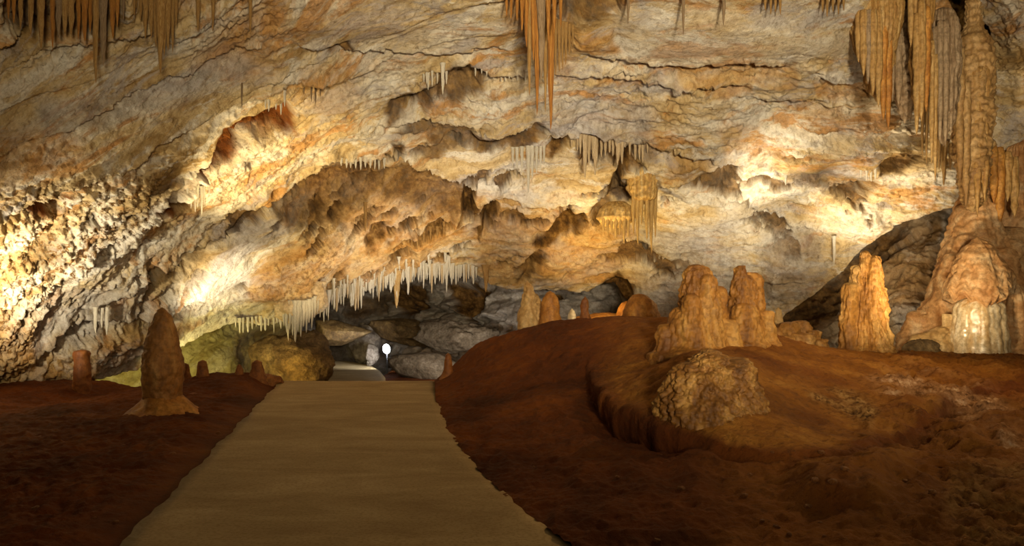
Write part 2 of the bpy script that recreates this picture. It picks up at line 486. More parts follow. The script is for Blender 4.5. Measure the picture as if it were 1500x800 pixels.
# recesses and swellings of the rock: outline, depth (m, + is into the rock), edge softness (px), tone (mineral colour; hollows carry shade too), weight
FEAT = [
    ([(20, -40), (180, -40), (172, 35), (120, 48), (78, 58), (40, 62), (20, 50)], .55, 9, 'dark', .65),
    ([(185, -40), (330, -40), (300, 10), (240, 20), (205, 22), (190, 18)], .35, 9, 'ochre', .6),
    ([(330, 25), (405, 5), (405, 98), (362, 112), (300, 98), (288, 88)], .28, 20, 'ochre', .75),
    ([(60, 155), (150, 145), (240, 130), (330, 92), (390, 97), (330, 128), (240, 152), (150, 180), (70, 200)], .0, 18, 'grey', .7),
    ([(0, 200), (60, 190), (130, 215), (90, 245), (0, 280)], .1, 25, 'ochre', .7),
    ([(415, 150), (432, 170), (432, 195), (372, 212), (346, 236), (300, 263), (289, 256), (310, 215), (325, 186), (350, 180), (385, 165), (400, 152)], .75, 6, 'rust_shade', 1.0),
    ([(228, 312), (262, 291), (287, 300), (292, 315), (250, 326)], 1.1, 5, 'rust_shade', 1.0),
    ([(46, 317), (85, 300), (113, 297), (95, 326), (60, 326)], 1.0, 5, 'rust_shade', 1.0),
    ([(475, 68), (505, 60), (512, 72), (480, 77)], .3, 5, 'dark', .8),
    ([(568, 152), (600, 130), (640, 125), (660, 100), (690, 101), (713, 112), (700, 130), (672, 147), (640, 140), (620, 163), (595, 161), (570, 174)], .6, 6, 'dark', .75),
    ([(575, 196), (600, 182), (650, 180), (690, 187), (720, 194), (757, 189), (757, 206), (720, 217), (690, 213), (640, 236), (608, 231), (602, 220), (640, 206), (588, 202)], .5, 6, 'dark', .7),
    ([(572, 214), (592, 212), (588, 230), (576, 230)], .4, 4, 'dark', .8),
    ([(388, 302), (430, 275), (470, 255), (520, 248), (560, 260), (600, 260), (670, 270), (690, 290), (676, 318), (640, 322), (600, 300), (560, 290), (520, 308), (500, 328), (460, 326), (420, 332)], .55, 10, 'dark', .62),
    ([(430, 280), (500, 258), (545, 262), (520, 290), (470, 300), (440, 300)], .3, 12, 'rust_shade', .35),
    ([(440, 262), (600, 262), (690, 290), (680, 350), (600, 390), (520, 420), (470, 400), (520, 340), (470, 320)], .0, 25, 'ochre', .8),
    ([(690, 300), (780, 310), (900, 330), (930, 380), (880, 410), (760, 412), (700, 400)], .0, 25, 'ochre', .75),
    ([(360, 440), (380, 392), (440, 348), (500, 332), (515, 360), (492, 400), (440, 432), (400, 450)], -.30, 18, 'ochre', .8),
    ([(533, 352), (540, 330), (566, 324), (568, 354), (540, 364)], .4, 5, 'dark', .7),
    ([(679, 279), (696, 281), (703, 310), (690, 331), (679, 322)], .9, 3, 'dark', 1.0),
    ([(715, 304), (729, 309), (722, 335), (706, 356), (703, 330)], .8, 3, 'dark', .95),
    ([(595, 347), (615, 326), (650, 328), (682, 313), (672, 336), (640, 350), (612, 386), (598, 366)], -.35, 8, 'ochre', .6),
    ([(820, -40), (915, -40), (906, 20), (870, 26), (832, 46), (824, 30)], .55, 7, 'dark', .75),
    ([(735, -40), (825, -40), (830, 40), (845, 52), (842, 100), (800, 110), (775, 60), (740, 50)], .1, 10, 'ochre', .7),
    ([(845, 50), (900, 44), (907, 76), (870, 82), (840, 72)], -.12, 8, 'ochre', .95),
    ([(935, 125), (950, 113), (985, 112), (1010, 125), (1005, 140), (940, 140)], -.1, 6, 'grey', .9),
    ([(875, 118), (930, 115), (935, 132), (880, 128)], .06, 6, 'ochre', .7),
    ([(985, 96), (1168, 92), (1170, 128), (1120, 130), (1060, 122), (985, 124)], .10, 5, 'ochre', .7),
    ([(1026, 130), (1105, 128), (1105, 146), (1030, 143)], .06, 5, 'ochre', .75),
    ([(780, 150), (905, 148), (960, 165), (960, 200), (860, 200), (790, 192)], -.08, 14, 'grey', .75),
    ([(690, 198), (760, 184), (790, 184), (803, 200), (772, 215), (745, 222), (690, 214)], .5, 6, 'dark', .75),
    ([(798, 234), (815, 207), (838, 203), (836, 215), (820, 223)], .5, 5, 'dark', .85),
    ([(846, 205), (857, 205), (860, 232), (853, 252), (848, 230)], .4, 4, 'dark', .8),
    ([(862, 203), (950, 206), (958, 225), (935, 235), (905, 236), (880, 242), (864, 228)], .25, 7, 'dark', .45),
    ([(909, 213), (930, 215), (917, 245), (907, 265), (887, 292), (880, 302), (871, 296), (890, 270), (905, 240)], .9, 4, 'dark', 1.0),
    ([(868, 302), (900, 262), (930, 270), (932, 292), (905, 302), (885, 322), (868, 322)], .6, 7, 'dark', .7),
    ([(998, 264), (1040, 250), (1065, 234), (1086, 237), (1086, 255), (1060, 281), (1050, 268), (1010, 270)], .55, 6, 'dark', .75),
    ([(975, 230), (1020, 222), (1060, 228), (1040, 248), (1000, 258), (978, 250)], -.2, 10, 'ochre', .5),
    ([(1190, 122), (1290, 118), (1292, 142), (1240, 146), (1192, 142)], .08, 6, 'ochre', .8),
    ([(1165, 162), (1235, 156), (1238, 184), (1190, 188), (1168, 180)], .0, 10, 'ochre', .65),
    ([(1055, 190), (1110, 185), (1120, 215), (1062, 218)], .0, 10, 'ochre', .6),
    ([(1287, 236), (1310, 225), (1340, 228), (1359, 222), (1356, 240), (1320, 256), (1290, 250)], .5, 6, 'dark', .75),
    ([(1150, 256), (1200, 245), (1250, 250), (1287, 262), (1272, 286), (1240, 292), (1210, 276), (1160, 266)], .5, 8, 'dark', .6),
    ([(1388, -10), (1420, 5), (1450, 40), (1452, 85), (1405, 85), (1392, 30)], 2.2, 6, 'dark', .9),
    ([(1308, -40), (1345, -40), (1345, 55), (1318, 60)], .5, 6, 'dark', .8),
    ([(776, 352), (800, 336), (825, 320), (835, 304), (845, 318), (858, 311), (864, 331), (840, 346), (810, 353), (785, 359)], .9, 5, 'dark', .95),
    ([(754, 412), (765, 385), (790, 365), (800, 372), (780, 391), (770, 413)], .5, 5, 'dark', .75),
    ([(868, 432), (890, 414), (905, 404), (921, 411), (927, 440), (924, 470), (890, 470), (878, 442)], .9, 6, 'dark', .9),
    ([(780, 370), (830, 350), (905, 320), (930, 340), (930, 390), (850, 405), (790, 405)], -.15, 18, 'ochre', .55),
    ([(940, 340), (1075, 320), (1090, 450), (1080, 500), (950, 500), (930, 450)], -.05, 25, 'grey', .8),
    ([(1115, 352), (1190, 345), (1215, 400), (1160, 450), (1120, 450)], -.25, 14, 'grey', .65),
    ([(1230, 318), (1290, 308), (1300, 335), (1250, 362), (1225, 350)], -.2, 12, 'white', .6),
    ([(50, 480), (92, 440), (170, 430), (232, 420), (212, 460), (150, 500), (90, 522), (50, 530)], .12, 12, 'grey', .8),
    ([(140, 520), (222, 497), (335, 462), (385, 452), (380, 470), (300, 500), (200, 545), (140, 570)], .0, 10, 'grey', .8),
    ([(90, 400), (160, 370), (250, 285), (330, 200), (345, 212), (285, 290), (200, 370), (120, 420)], -.12, 10, 'white', .95),
    ([(262, 470), (285, 420), (350, 372), (378, 385), (345, 430), (300, 470)], -.1, 12, 'white', .8),
    ([(420, 445), (470, 432), (480, 458), (420, 478)], -.1, 8, 'white', .4),
    ([(0, 455), (60, 480), (60, 530), (130, 530), (130, 600), (-60, 600), (-60, 455)], -.1, 18, 'ochre', .65),
    ([(60, 540), (180, 495), (300, 465), (310, 480), (190, 520), (80, 570)], -.12, 8, 'ochre', .55),
    ([(40, 372), (70, 352), (98, 360), (92, 390), (66, 408), (44, 396)], .12, 12, 'dark', .5),
    ([(420, 20), (560, 10), (640, 30), (600, 60), (480, 58), (420, 50)], -.1, 25, 'ochre', .2),
    ([(900, 10), (1100, 20), (1230, 40), (1240, 85), (1060, 88), (910, 88)], -.12, 14, 'white', .35),
    ([(1040, 225), (1130, 232), (1150, 330), (1080, 350), (1050, 300)], .0, 20, 'white', .5),
    ([(690, 255), (760, 268), (860, 285), (870, 300), (780, 302), (700, 285)], -.1, 10, 'white', .5),
    ([(440, 95), (560, 92), (560, 112), (440, 120)], -.06, 8, 'ochre', .35),
    ([(400, 118), (520, 112), (545, 150), (470, 165), (420, 150)], .02, 14, 'ochre', .4),
    ([(1450, 0), (1560, 0), (1560, 110), (1480, 100), (1450, 60)], .1, 14, 'dark', .35),
]
# bed edges: the rock below each line steps back by h over w px
LEDGE = [
    ([(620, 112), (690, 99), (750, 112), (800, 111)], 24, .22),
    ([(795, 200), (860, 197), (940, 204), (1000, 214), (1070, 226)], 26, .35),
    ([(838, 90), (900, 86), (985, 94), (1100, 90), (1170, 97)], 26, .22),
    ([(860, 112), (930, 118), (985, 127), (1110, 128)], 20, .18),
    ([(1170, 100), (1230, 118), (1300, 116)], 22, .2),
    ([(1090, 150), (1180, 147), (1310, 158)], 22, .18),
    ([(1150, 190), (1250, 186), (1340, 205)], 24, .2),
    ([(-100, 372), (60, 300), (180, 240), (300, 165), (420, 118), (540, 108)], 30, .22),
    ([(60, 440), (170, 366), (260, 292), (340, 225), (430, 165)], 26, .25),
    ([(210, 430), (330, 340), (400, 290), (480, 238), (560, 232), (680, 262), (770, 286)], 30, .40),
    ([(20, 540), (130, 485), (235, 455), (330, 425)], 26, .3),
    ([(120, 475), (240, 405), (330, 372)], 20, .22),
    ([(540, 175), (600, 172), (700, 178), (790, 182)], 18, .25),
    ([(1010, 300), (1090, 285), (1150, 330), (1230, 350)], 26, .25),
    ([(1130, 290), (1210, 300), (1290, 300), (1400, 268)], 24, .22),
    ([(840, 330), (880, 320), (950, 318)], 18, .3),
    ([(700, 300), (780, 300), (850, 296)], 20, .25),
    ([(420, 60), (560, 82), (660, 78), (760, 72)], 22, .12),
    ([(-100, 120), (60, 55), (180, 10)], 22, .25),
    ([(-100, 260), (100, 190), (250, 110), (400, 60)], 30, .14),
    ([(930, 400), (1010, 398), (1090, 405)], 16, .12),
]


def shell(name, mat, pxs, top, bot_fn, nrows, depth_fn, feats, ledges, amp=1.0, under=0, under_back=4.0, seed=0, slope=.55, coral_poly=None, pits=(), calm=()):
    nc = len(pxs)
    v = np.linspace(0, 1, nrows)[:, None]
    bot = np.array([bot_fn(x) for x in pxs])[None, :]
    PX = np.broadcast_to(pxs[None, :], (nrows, nc)).astype(float)
    PY = top + v * (bot - top)
    D = depth_fn(PX / 100, PY / 100)
    B = np.stack([(PX - CX) / F * D, D, CH + (HY - PY) / F * D], -1)
    e = np.gradient(B, axis=1)
    f = np.gradient(B, axis=0)
    N = np.cross(e, f)
    N /= np.linalg.norm(N, axis=2)[..., None]
    tocam = np.array([0, 0, CH]) - B
    N *= np.sign((N * tocam).sum(-1))[..., None]
    s = (PY - slope * 60 * np.log1p(np.exp(np.clip((640 - PX) / 60, -30, 30)))) * .0145
    t = PX * .0145
    q = [B[..., i] for i in range(3)]
    wx = 9 * fbm(q, 1.2, 5, 1 + seed, gain=.6)
    wy = 9 * fbm(q, 1.2, 5, 2 + seed, gain=.6)
    QX, QY = PX + wx, PY + wy
    SX, SY = PX + 9 * fbm(q, 1.0, 2, 1 + seed), PY + 9 * fbm(q, 1.0, 2, 2 + seed)
    # bedding, blocks, knobs
    st = [t * .33, s, q[1] * .2]
    k = s * 1.15 + 1.1 * fbm(st, .35, 3, 3 + seed)
    saw = k - np.floor(k)
    h = .20 * (saw - .5) * sstep(-.05, .5, fbm(st, .5, 2, 4 + seed))
    k2 = s * 3.3 + 1.6 * fbm(st, .6, 3, 5 + seed)
    saw2 = k2 - np.floor(k2)
    h += .045 * (saw2 - .5) * sstep(.05, .5, fbm(st, .9, 2, 6 + seed))
    h += .30 * fbm(q, .38, 3, 7 + seed)
    r1 = fbm([t * .6, s, q[1] * .5], 1.3, 5, 8 + seed, gain=.6)
    h += .10 * r1 - .10 * sstep(.25, .45, r1)
    r2 = fbm([t * .45, s, q[1]], 2.6, 4, 9 + seed, gain=.6)
    h += .055 * r2 - .05 * sstep(.22, .36, r2)
    r3 = fbm([t * .45, s, q[1]], 6.0, 4, 10 + seed, gain=.65)
    h += .022 * r3
    for poly, wt in calm:
        h *= 1 - wt * (1 - sstep(-25, 25, sd_poly(QX, QY, poly)))
    h *= amp
    Z = {z: np.zeros(PX.shape) for z in ('ochre', 'grey', 'dark', 'white', 'rust_shade', 'coral')}
    for poly, wt in pits:
        reg = wt * (1 - sstep(-40, 30, sd_poly(QX, QY, poly)))
        pn = fbm([t * .55, s, q[1]], 1.15, 5, 40 + seed, gain=.6)
        pit = sstep(.34, .50, pn + .12 * fbm(q, 5, 3, 41)) * reg
        h -= .28 * pit
        Z['dark'] = np.maximum(Z['dark'], .9 * sstep(.1, .8, pit))  # shade of the pockets put into the rock colour
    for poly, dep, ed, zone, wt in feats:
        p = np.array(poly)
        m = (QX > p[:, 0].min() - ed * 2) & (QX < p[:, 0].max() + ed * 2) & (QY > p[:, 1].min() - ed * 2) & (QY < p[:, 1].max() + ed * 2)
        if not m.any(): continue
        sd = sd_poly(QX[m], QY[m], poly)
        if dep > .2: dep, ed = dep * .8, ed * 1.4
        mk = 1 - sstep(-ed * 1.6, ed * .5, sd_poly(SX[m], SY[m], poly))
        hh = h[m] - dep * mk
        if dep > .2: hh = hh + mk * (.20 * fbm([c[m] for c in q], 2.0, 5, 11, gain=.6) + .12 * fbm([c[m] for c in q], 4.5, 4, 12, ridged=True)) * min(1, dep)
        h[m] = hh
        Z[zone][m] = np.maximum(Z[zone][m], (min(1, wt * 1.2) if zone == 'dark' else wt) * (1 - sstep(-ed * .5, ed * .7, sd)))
    for pts, wd, hh in ledges:
        xs, ys = zip(*pts)
        yl = np.interp(QX, xs, ys)
        fade = sstep(xs[0], xs[0] + 40, QX) * (1 - sstep(xs[-1] - 40, xs[-1], QX))
        b = QY - yl
        h += -hh * fade * np.where(b > 0, np.clip(1 - b / wd, 0, 1) * sstep(0, 3.5, b), 0) + .35 * hh * fade * np.exp(-(np.minimum(b, 0) / 9) ** 2) * (b <= 0)
    if coral_poly is not None:
        for poly, wt in coral_poly:
            sd = sd_poly(QX, QY, poly)
            mk = wt * (1 - sstep(-30, 20, sd))
            Z['coral'] = np.maximum(Z['coral'], mk)
        m = Z['coral'] > .02
        qq = [c[m] for c in q]
        wv = worley(qq, 9.5, 3)
        wv2 = worley(qq, 20.0, 9)
        h[m] += Z['coral'][m] * (.13 * (.55 - wv) + .05 * (.5 - wv2))
    V = B + N * h[..., None]
    S3 = np.stack([t, s, q[1] * .6], -1)
    zc = np.stack([Z['ochre'], Z['grey'], Z['dark'], np.ones_like(PX)], -1)
    ze = np.stack([Z['white'], Z['rust_shade'], Z['coral'], np.ones_like(PX)], -1)
    if under:
        last = V[-1:]
        a = np.linspace(0, 1, under + 1)[1:, None, None]
        up = np.zeros((1, 1, 3))
        back = np.broadcast_to(np.array([0, under_back, .55])[None, None], (1, nc, 3))
        U = last + back * a
        U[..., 2] += .16 * fbm([U[..., i] for i in range(3)], 1.1, 4, 21) * np.minimum(1, a[..., 0] * 4) + .35 * np.sqrt(a[..., 0])
        V = np.concatenate([V, U], 0)
        rep = lambda A: np.concatenate([A, np.repeat(A[-1:], under, 0)], 0)
        S3 = np.concatenate([S3, S3[-1:] + np.array([0, .8, 1.0]) * a], 0)
        zc, ze = rep(zc), rep(ze)
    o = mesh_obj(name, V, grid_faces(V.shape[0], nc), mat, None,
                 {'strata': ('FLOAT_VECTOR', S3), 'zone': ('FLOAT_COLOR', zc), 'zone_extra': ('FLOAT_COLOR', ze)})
    tag(o, kind='structure')
    return o, V[:nrows], PX, PY


lipx, lipy = zip(*LIP)
pxs = np.concatenate([np.arange(-300, 0, 3.0), np.arange(0, 1500, 1.5), np.arange(1500, 1801, 3.0)])
CORAL = [([(-80, 290), (120, 255), (240, 240), (250, 330), (190, 380), (120, 430), (60, 470), (60, 600), (-80, 600)], 1.0),
         ([(120, 420), (250, 330), (330, 280), (400, 250), (300, 340), (220, 420)], .35),
         ([(40, 540), (200, 480), (330, 440), (200, 510), (80, 590)], .7),
         ([(300, 470), (360, 440), (440, 345), (510, 330), (490, 400), (430, 440)], .6),
         ([(270, 280), (420, 180), (460, 200), (420, 260), (300, 330)], .5)]
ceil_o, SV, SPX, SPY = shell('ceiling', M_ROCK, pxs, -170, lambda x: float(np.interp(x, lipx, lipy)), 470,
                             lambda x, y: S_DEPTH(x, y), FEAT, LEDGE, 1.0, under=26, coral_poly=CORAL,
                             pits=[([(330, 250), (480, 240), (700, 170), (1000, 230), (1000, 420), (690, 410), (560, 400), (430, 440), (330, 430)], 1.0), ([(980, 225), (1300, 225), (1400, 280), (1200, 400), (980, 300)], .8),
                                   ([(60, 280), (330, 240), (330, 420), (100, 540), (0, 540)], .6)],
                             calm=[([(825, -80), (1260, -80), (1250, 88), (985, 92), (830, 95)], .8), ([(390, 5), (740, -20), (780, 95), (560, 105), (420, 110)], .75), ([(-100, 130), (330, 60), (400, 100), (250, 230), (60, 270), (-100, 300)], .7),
                                   ([(90, 400), (160, 370), (250, 285), (330, 200), (350, 215), (285, 300), (200, 380), (120, 430)], .6), ([(262, 470), (285, 420), (350, 372), (378, 385), (345, 430), (300, 470)], .6), ([(940, 340), (1075, 320), (1090, 500), (950, 500)], .5)])


def on_ceiling(px, py):
    """point of the rock roof seen at that place"""
    j = int(np.clip(np.searchsorted(pxs, px), 0, len(pxs) - 1))
    i = int(np.clip(np.searchsorted(SPY[:, j], py), 0, SPY.shape[0] - 1))
    return Vector(SV[i, j])


FARC = TPS([(a / 100, b / 100, c) for a, b, c in [(300, 300, 27), (300, 620, 26), (500, 350, 29), (500, 600, 28.5), (620, 350, 27.5), (620, 600, 25.5), (700, 450, 25.0),
                                                 (760, 400, 24), (760, 600, 23), (900, 400, 23.5), (900, 600, 22.5), (1000, 450, 23.5), (1000, 600, 23)]], .02)
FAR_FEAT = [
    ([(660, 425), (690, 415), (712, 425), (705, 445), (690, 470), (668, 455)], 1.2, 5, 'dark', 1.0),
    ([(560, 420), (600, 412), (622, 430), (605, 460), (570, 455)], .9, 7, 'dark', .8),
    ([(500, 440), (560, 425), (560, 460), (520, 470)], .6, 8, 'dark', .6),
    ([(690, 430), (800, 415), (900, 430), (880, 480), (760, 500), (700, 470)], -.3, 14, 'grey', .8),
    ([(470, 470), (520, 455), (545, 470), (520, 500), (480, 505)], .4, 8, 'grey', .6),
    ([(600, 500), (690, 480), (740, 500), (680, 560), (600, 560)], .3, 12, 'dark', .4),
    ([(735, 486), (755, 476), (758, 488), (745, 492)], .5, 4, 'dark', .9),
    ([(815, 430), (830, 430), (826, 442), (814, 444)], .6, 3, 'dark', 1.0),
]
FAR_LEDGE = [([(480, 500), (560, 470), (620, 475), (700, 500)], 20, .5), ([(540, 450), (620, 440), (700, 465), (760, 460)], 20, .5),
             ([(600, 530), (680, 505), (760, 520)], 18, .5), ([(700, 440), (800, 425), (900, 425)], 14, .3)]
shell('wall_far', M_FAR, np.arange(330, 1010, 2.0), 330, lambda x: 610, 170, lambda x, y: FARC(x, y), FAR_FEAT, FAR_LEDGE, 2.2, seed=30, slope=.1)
RTC = TPS([(a / 100, b / 100, c) for a, b, c in [(1060, 260, 21), (1060, 560, 19.5), (1200, 300, 20), (1200, 540, 18.5), (1300, 300, 19), (1300, 520, 17.5), (1400, 260, 18),
                                                 (1400, 520, 16.8), (1520, 220, 17), (1520, 540, 16), (1800, 220, 14), (1800, 560, 13)]], .02)
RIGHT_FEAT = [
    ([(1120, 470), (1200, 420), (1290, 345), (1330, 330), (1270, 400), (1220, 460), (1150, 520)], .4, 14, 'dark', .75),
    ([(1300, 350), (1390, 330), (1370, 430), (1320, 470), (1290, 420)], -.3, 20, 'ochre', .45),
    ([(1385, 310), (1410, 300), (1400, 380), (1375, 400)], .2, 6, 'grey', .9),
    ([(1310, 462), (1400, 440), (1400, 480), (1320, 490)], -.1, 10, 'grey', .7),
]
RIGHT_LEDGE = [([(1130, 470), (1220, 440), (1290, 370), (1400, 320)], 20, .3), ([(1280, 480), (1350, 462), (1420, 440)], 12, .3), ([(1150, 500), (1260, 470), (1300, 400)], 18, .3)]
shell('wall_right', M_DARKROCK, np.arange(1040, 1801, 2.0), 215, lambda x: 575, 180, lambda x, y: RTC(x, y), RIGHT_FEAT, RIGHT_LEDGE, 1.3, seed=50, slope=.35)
ALC = TPS([(a / 100, b / 100, c) for a, b, c in [(60, 430, 15), (60, 640, 14.6), (200, 430, 17.6), (200, 640, 16.8), (330, 430, 19.5), (330, 640, 18.8), (430, 430, 22.5), (430, 640, 21.5),
                                                 (520, 430, 27), (520, 640, 26)]], .02)
shell('wall_left', M_ALCOVE, np.arange(40, 446, 2.0), 425, lambda x: 640, 110, lambda x, y: ALC(x, y),
      [([(350, 500), (380, 478), (430, 478), (440, 520), (400, 560), (340, 560)], .5, 10, 'dark', .5)], [([(230, 560), (300, 510), (360, 490)], 16, .25)], .8, seed=70, slope=.4)

# ------------------------------------------------------------------ ground, path, mound
L_EDGE = [(.3, -1.61), (4.37, -2.49), (12.45, -4.24)]
R_EDGE = [(.3, 2.2), (2.5, 1.12), (4.37, .33), (5.41, -.05), (6.5, -.39), (8.16, -.775), (10.26, -1.13), (12.45, -1.39)]
BREAK = 12.4                                       # where the level walk ends and the ramp goes down


def smooth_interp(d, pts):
    a, b = zip(*pts)
    return np.interp(d, a, b)


def descend(d):
    return -.95 * sstep(BREAK, 17.0, d) * 1.0


def floor():
    pxg = np.concatenate([np.arange(-500, 0, 12.0), np.arange(0, 660, 2.5), np.arange(660, 1900, 12.0)])
    dg = np.concatenate([np.geomspace(.8, 4, 20), np.geomspace(4.05, 14.5, 330), np.linspace(14.6, 34, 60)])
    D, PX = np.meshgrid(dg, pxg, indexing='ij')
    X = (PX - CX) / F * D
    q = [X, D, np.zeros_like(X)]
    z = -.015 + descend(D) * 1.05 - .02 * (D > 12.4)
    # the left clay bench
    le = np.interp(D, *zip(*L_EDGE))
    off = le - X                                   # metres left of the path edge
    left = sstep(.0, .6, off)
    rough = left * (.045 * fbm(q, .9, 4, 90) + .030 * fbm(q, 3.2, 4, 91, ridged=True) + .018 * fbm(q, 9, 3, 92)) + left * .05
    crest = left * (.16 * np.exp(-((D - 11.8) / 1.3) ** 2) * sstep(-6.5, -5.0, X) - .13 * np.exp(-((X + 6.9) / .5) ** 2) * sstep(8, 11, D))
    drop = left * -1.2 * sstep(12.6, 15.2, D)
    z = z + rough * (D < 40) + crest + drop
    z = np.where(D > 17, np.minimum(z, -1.0 + .10 * fbm(q, .8, 4, 93)), z)
    V = np.stack([X, D, z], -1)
    zn = np.zeros(V.shape[:2] + (4,))
    o = mesh_obj('floor', V, grid_faces(*V.shape[:2]), M_CLAY, None, {'zone': ('FLOAT_COLOR', zn)})
    tag(o, kind='structure')
    return o


floor()


def floor_path():
    secs = []
    for d in np.concatenate([np.linspace(.3, BREAK, 90), np.linspace(BREAK + .02, 17, 24)]):
        if d <= 12.45:
            secs.append(((np.interp(d, *zip(*L_EDGE)), d), (np.interp(d, *zip(*R_EDGE)), d)))
        else:
            t = (d - 12.45) / 4.55
            secs.append(((-4.24 - 1.75 * t, d), (-1.39 - 1.55 * t, d)))
    far = [((-6.6, 19), (-3.55, 19)), ((-7.0, 20.5), (-3.9, 21)), ((-7.5, 22), (-4.45, 23)), ((-8.1, 23.3), (-5.2, 25)), ((-9.0, 24.3), (-6.3, 26.4)), ((-10.2, 25), (-7.9, 27.4)), ((-11.6, 25.4), (-9.8, 28))]
    secs += far
    n = 25
    top, V = [], []
    for (lx, ly), (rx, ry) in secs:
        t = np.linspace(0, 1, n)
        x = lx + (rx - lx) * t
        y = ly + (ry - ly) * t
        z = .03 + descend(y) + .006 * fbm([x, y, 0 * x], .8, 2, 95)
        x[0] += .02 * math.sin(ly * 5) + .012 * math.sin(ly * 17)
        x[-1] += .02 * math.sin(ry * 6) + .012 * math.sin(ry * 19)
        p = np.stack([x, y, z], -1)
        lo0, lo1 = p[0] - [0, 0, .14], p[-1] - [0, 0, .14]
        V.append(np.concatenate([[lo0], p, [lo1]], 0))
    V = np.array(V)
    o = mesh_obj('walkway', V, grid_faces(*V.shape[:2]), M_PATH)
    tag(o, 'pale brown concrete walkway running between the clay banks and down the ramp', 'path', kind='thing')


floor_path()


def world_of(px, py, z):
    d = (CH - z) * F / (py - HY)
    return ((px - CX) / F * d, d, z)


MC = []
for d, x in R_EDGE[1:]:
    MC.append((x - .05, d, .0))
    MC.append((x - .7, d, -.12))
MC += [(-1.55, 13.6, -.45), (-1.4, 15, -.9), (0, 16.5, -.6), (3, 17, -.5), (6, 16.5, -.3), (10, 16, 0), (13, 14, .1), (1.8, 1.5, .0), (4, 1.5, .1), (6, 2.5, .3), (8, 5, .5), (12, 9, .6)]
for px, py, z in [(655, 552, .18), (690, 512, .60), (750, 492, .84), (870, 472, 1.10), (960, 466, 1.22), (1060, 476, 1.16), (1130, 494, .92), (1200, 512, .62), (1350, 521, .45), (1480, 530, .35),
                  (720, 560, .26), (800, 560, .36), (860, 530, .62), (780, 620, .12), (860, 640, .16), (950, 700, .15), (760, 690, .03), (850, 740, .05), (900, 760, .08), (1005, 660, .24), (1040, 600, .52),
                  (1040, 520, .92), (960, 540, .66), (1100, 560, .68), (1180, 600, .42), (1250, 560, .52), (1400, 560, .42), (1450, 620, .30), (1350, 640, .26), (1240, 640, .30), (1100, 640, .38),
                  (1060, 700, .18), (1180, 760, .12), (1300, 740, .22), (1470, 780, .18), (1000, 790, .08), (1400, 700, .24)]:
    MC.append(world_of(px, py, z))
MZ = TPS(MC, .004)
SHEET = [(862, 505), (868, 560), (905, 592), (950, 606), (1003, 641), (1062, 664), (1130, 664), (1245, 671), (1330, 650), (1400, 600), (1520, 570), (1900, 540), (1900, 380), (860, 380)]
M_CORAL = [[(985, 575), (1095, 575), (1100, 600), (1085, 615), (1030, 620), (985, 605)], [(1180, 575), (1230, 572), (1290, 605), (1280, 640), (1230, 615), (1190, 595)],
           [(1390, 700), (1560, 690), (1560, 830), (1440, 830), (1380, 770)]]
CORAL_WEIGHT = (1, 1, .55)
M_PALE = [[(1250, 560), (1330, 540), (1400, 560), (1500, 600), (1520, 640), (1420, 640), (1370, 610), (1300, 600)], [(1420, 650), (1500, 640), (1520, 700), (1440, 690)]]


def mound_z(x, y):
    return float(MZ(np.array([x]), np.array([y]))[0])


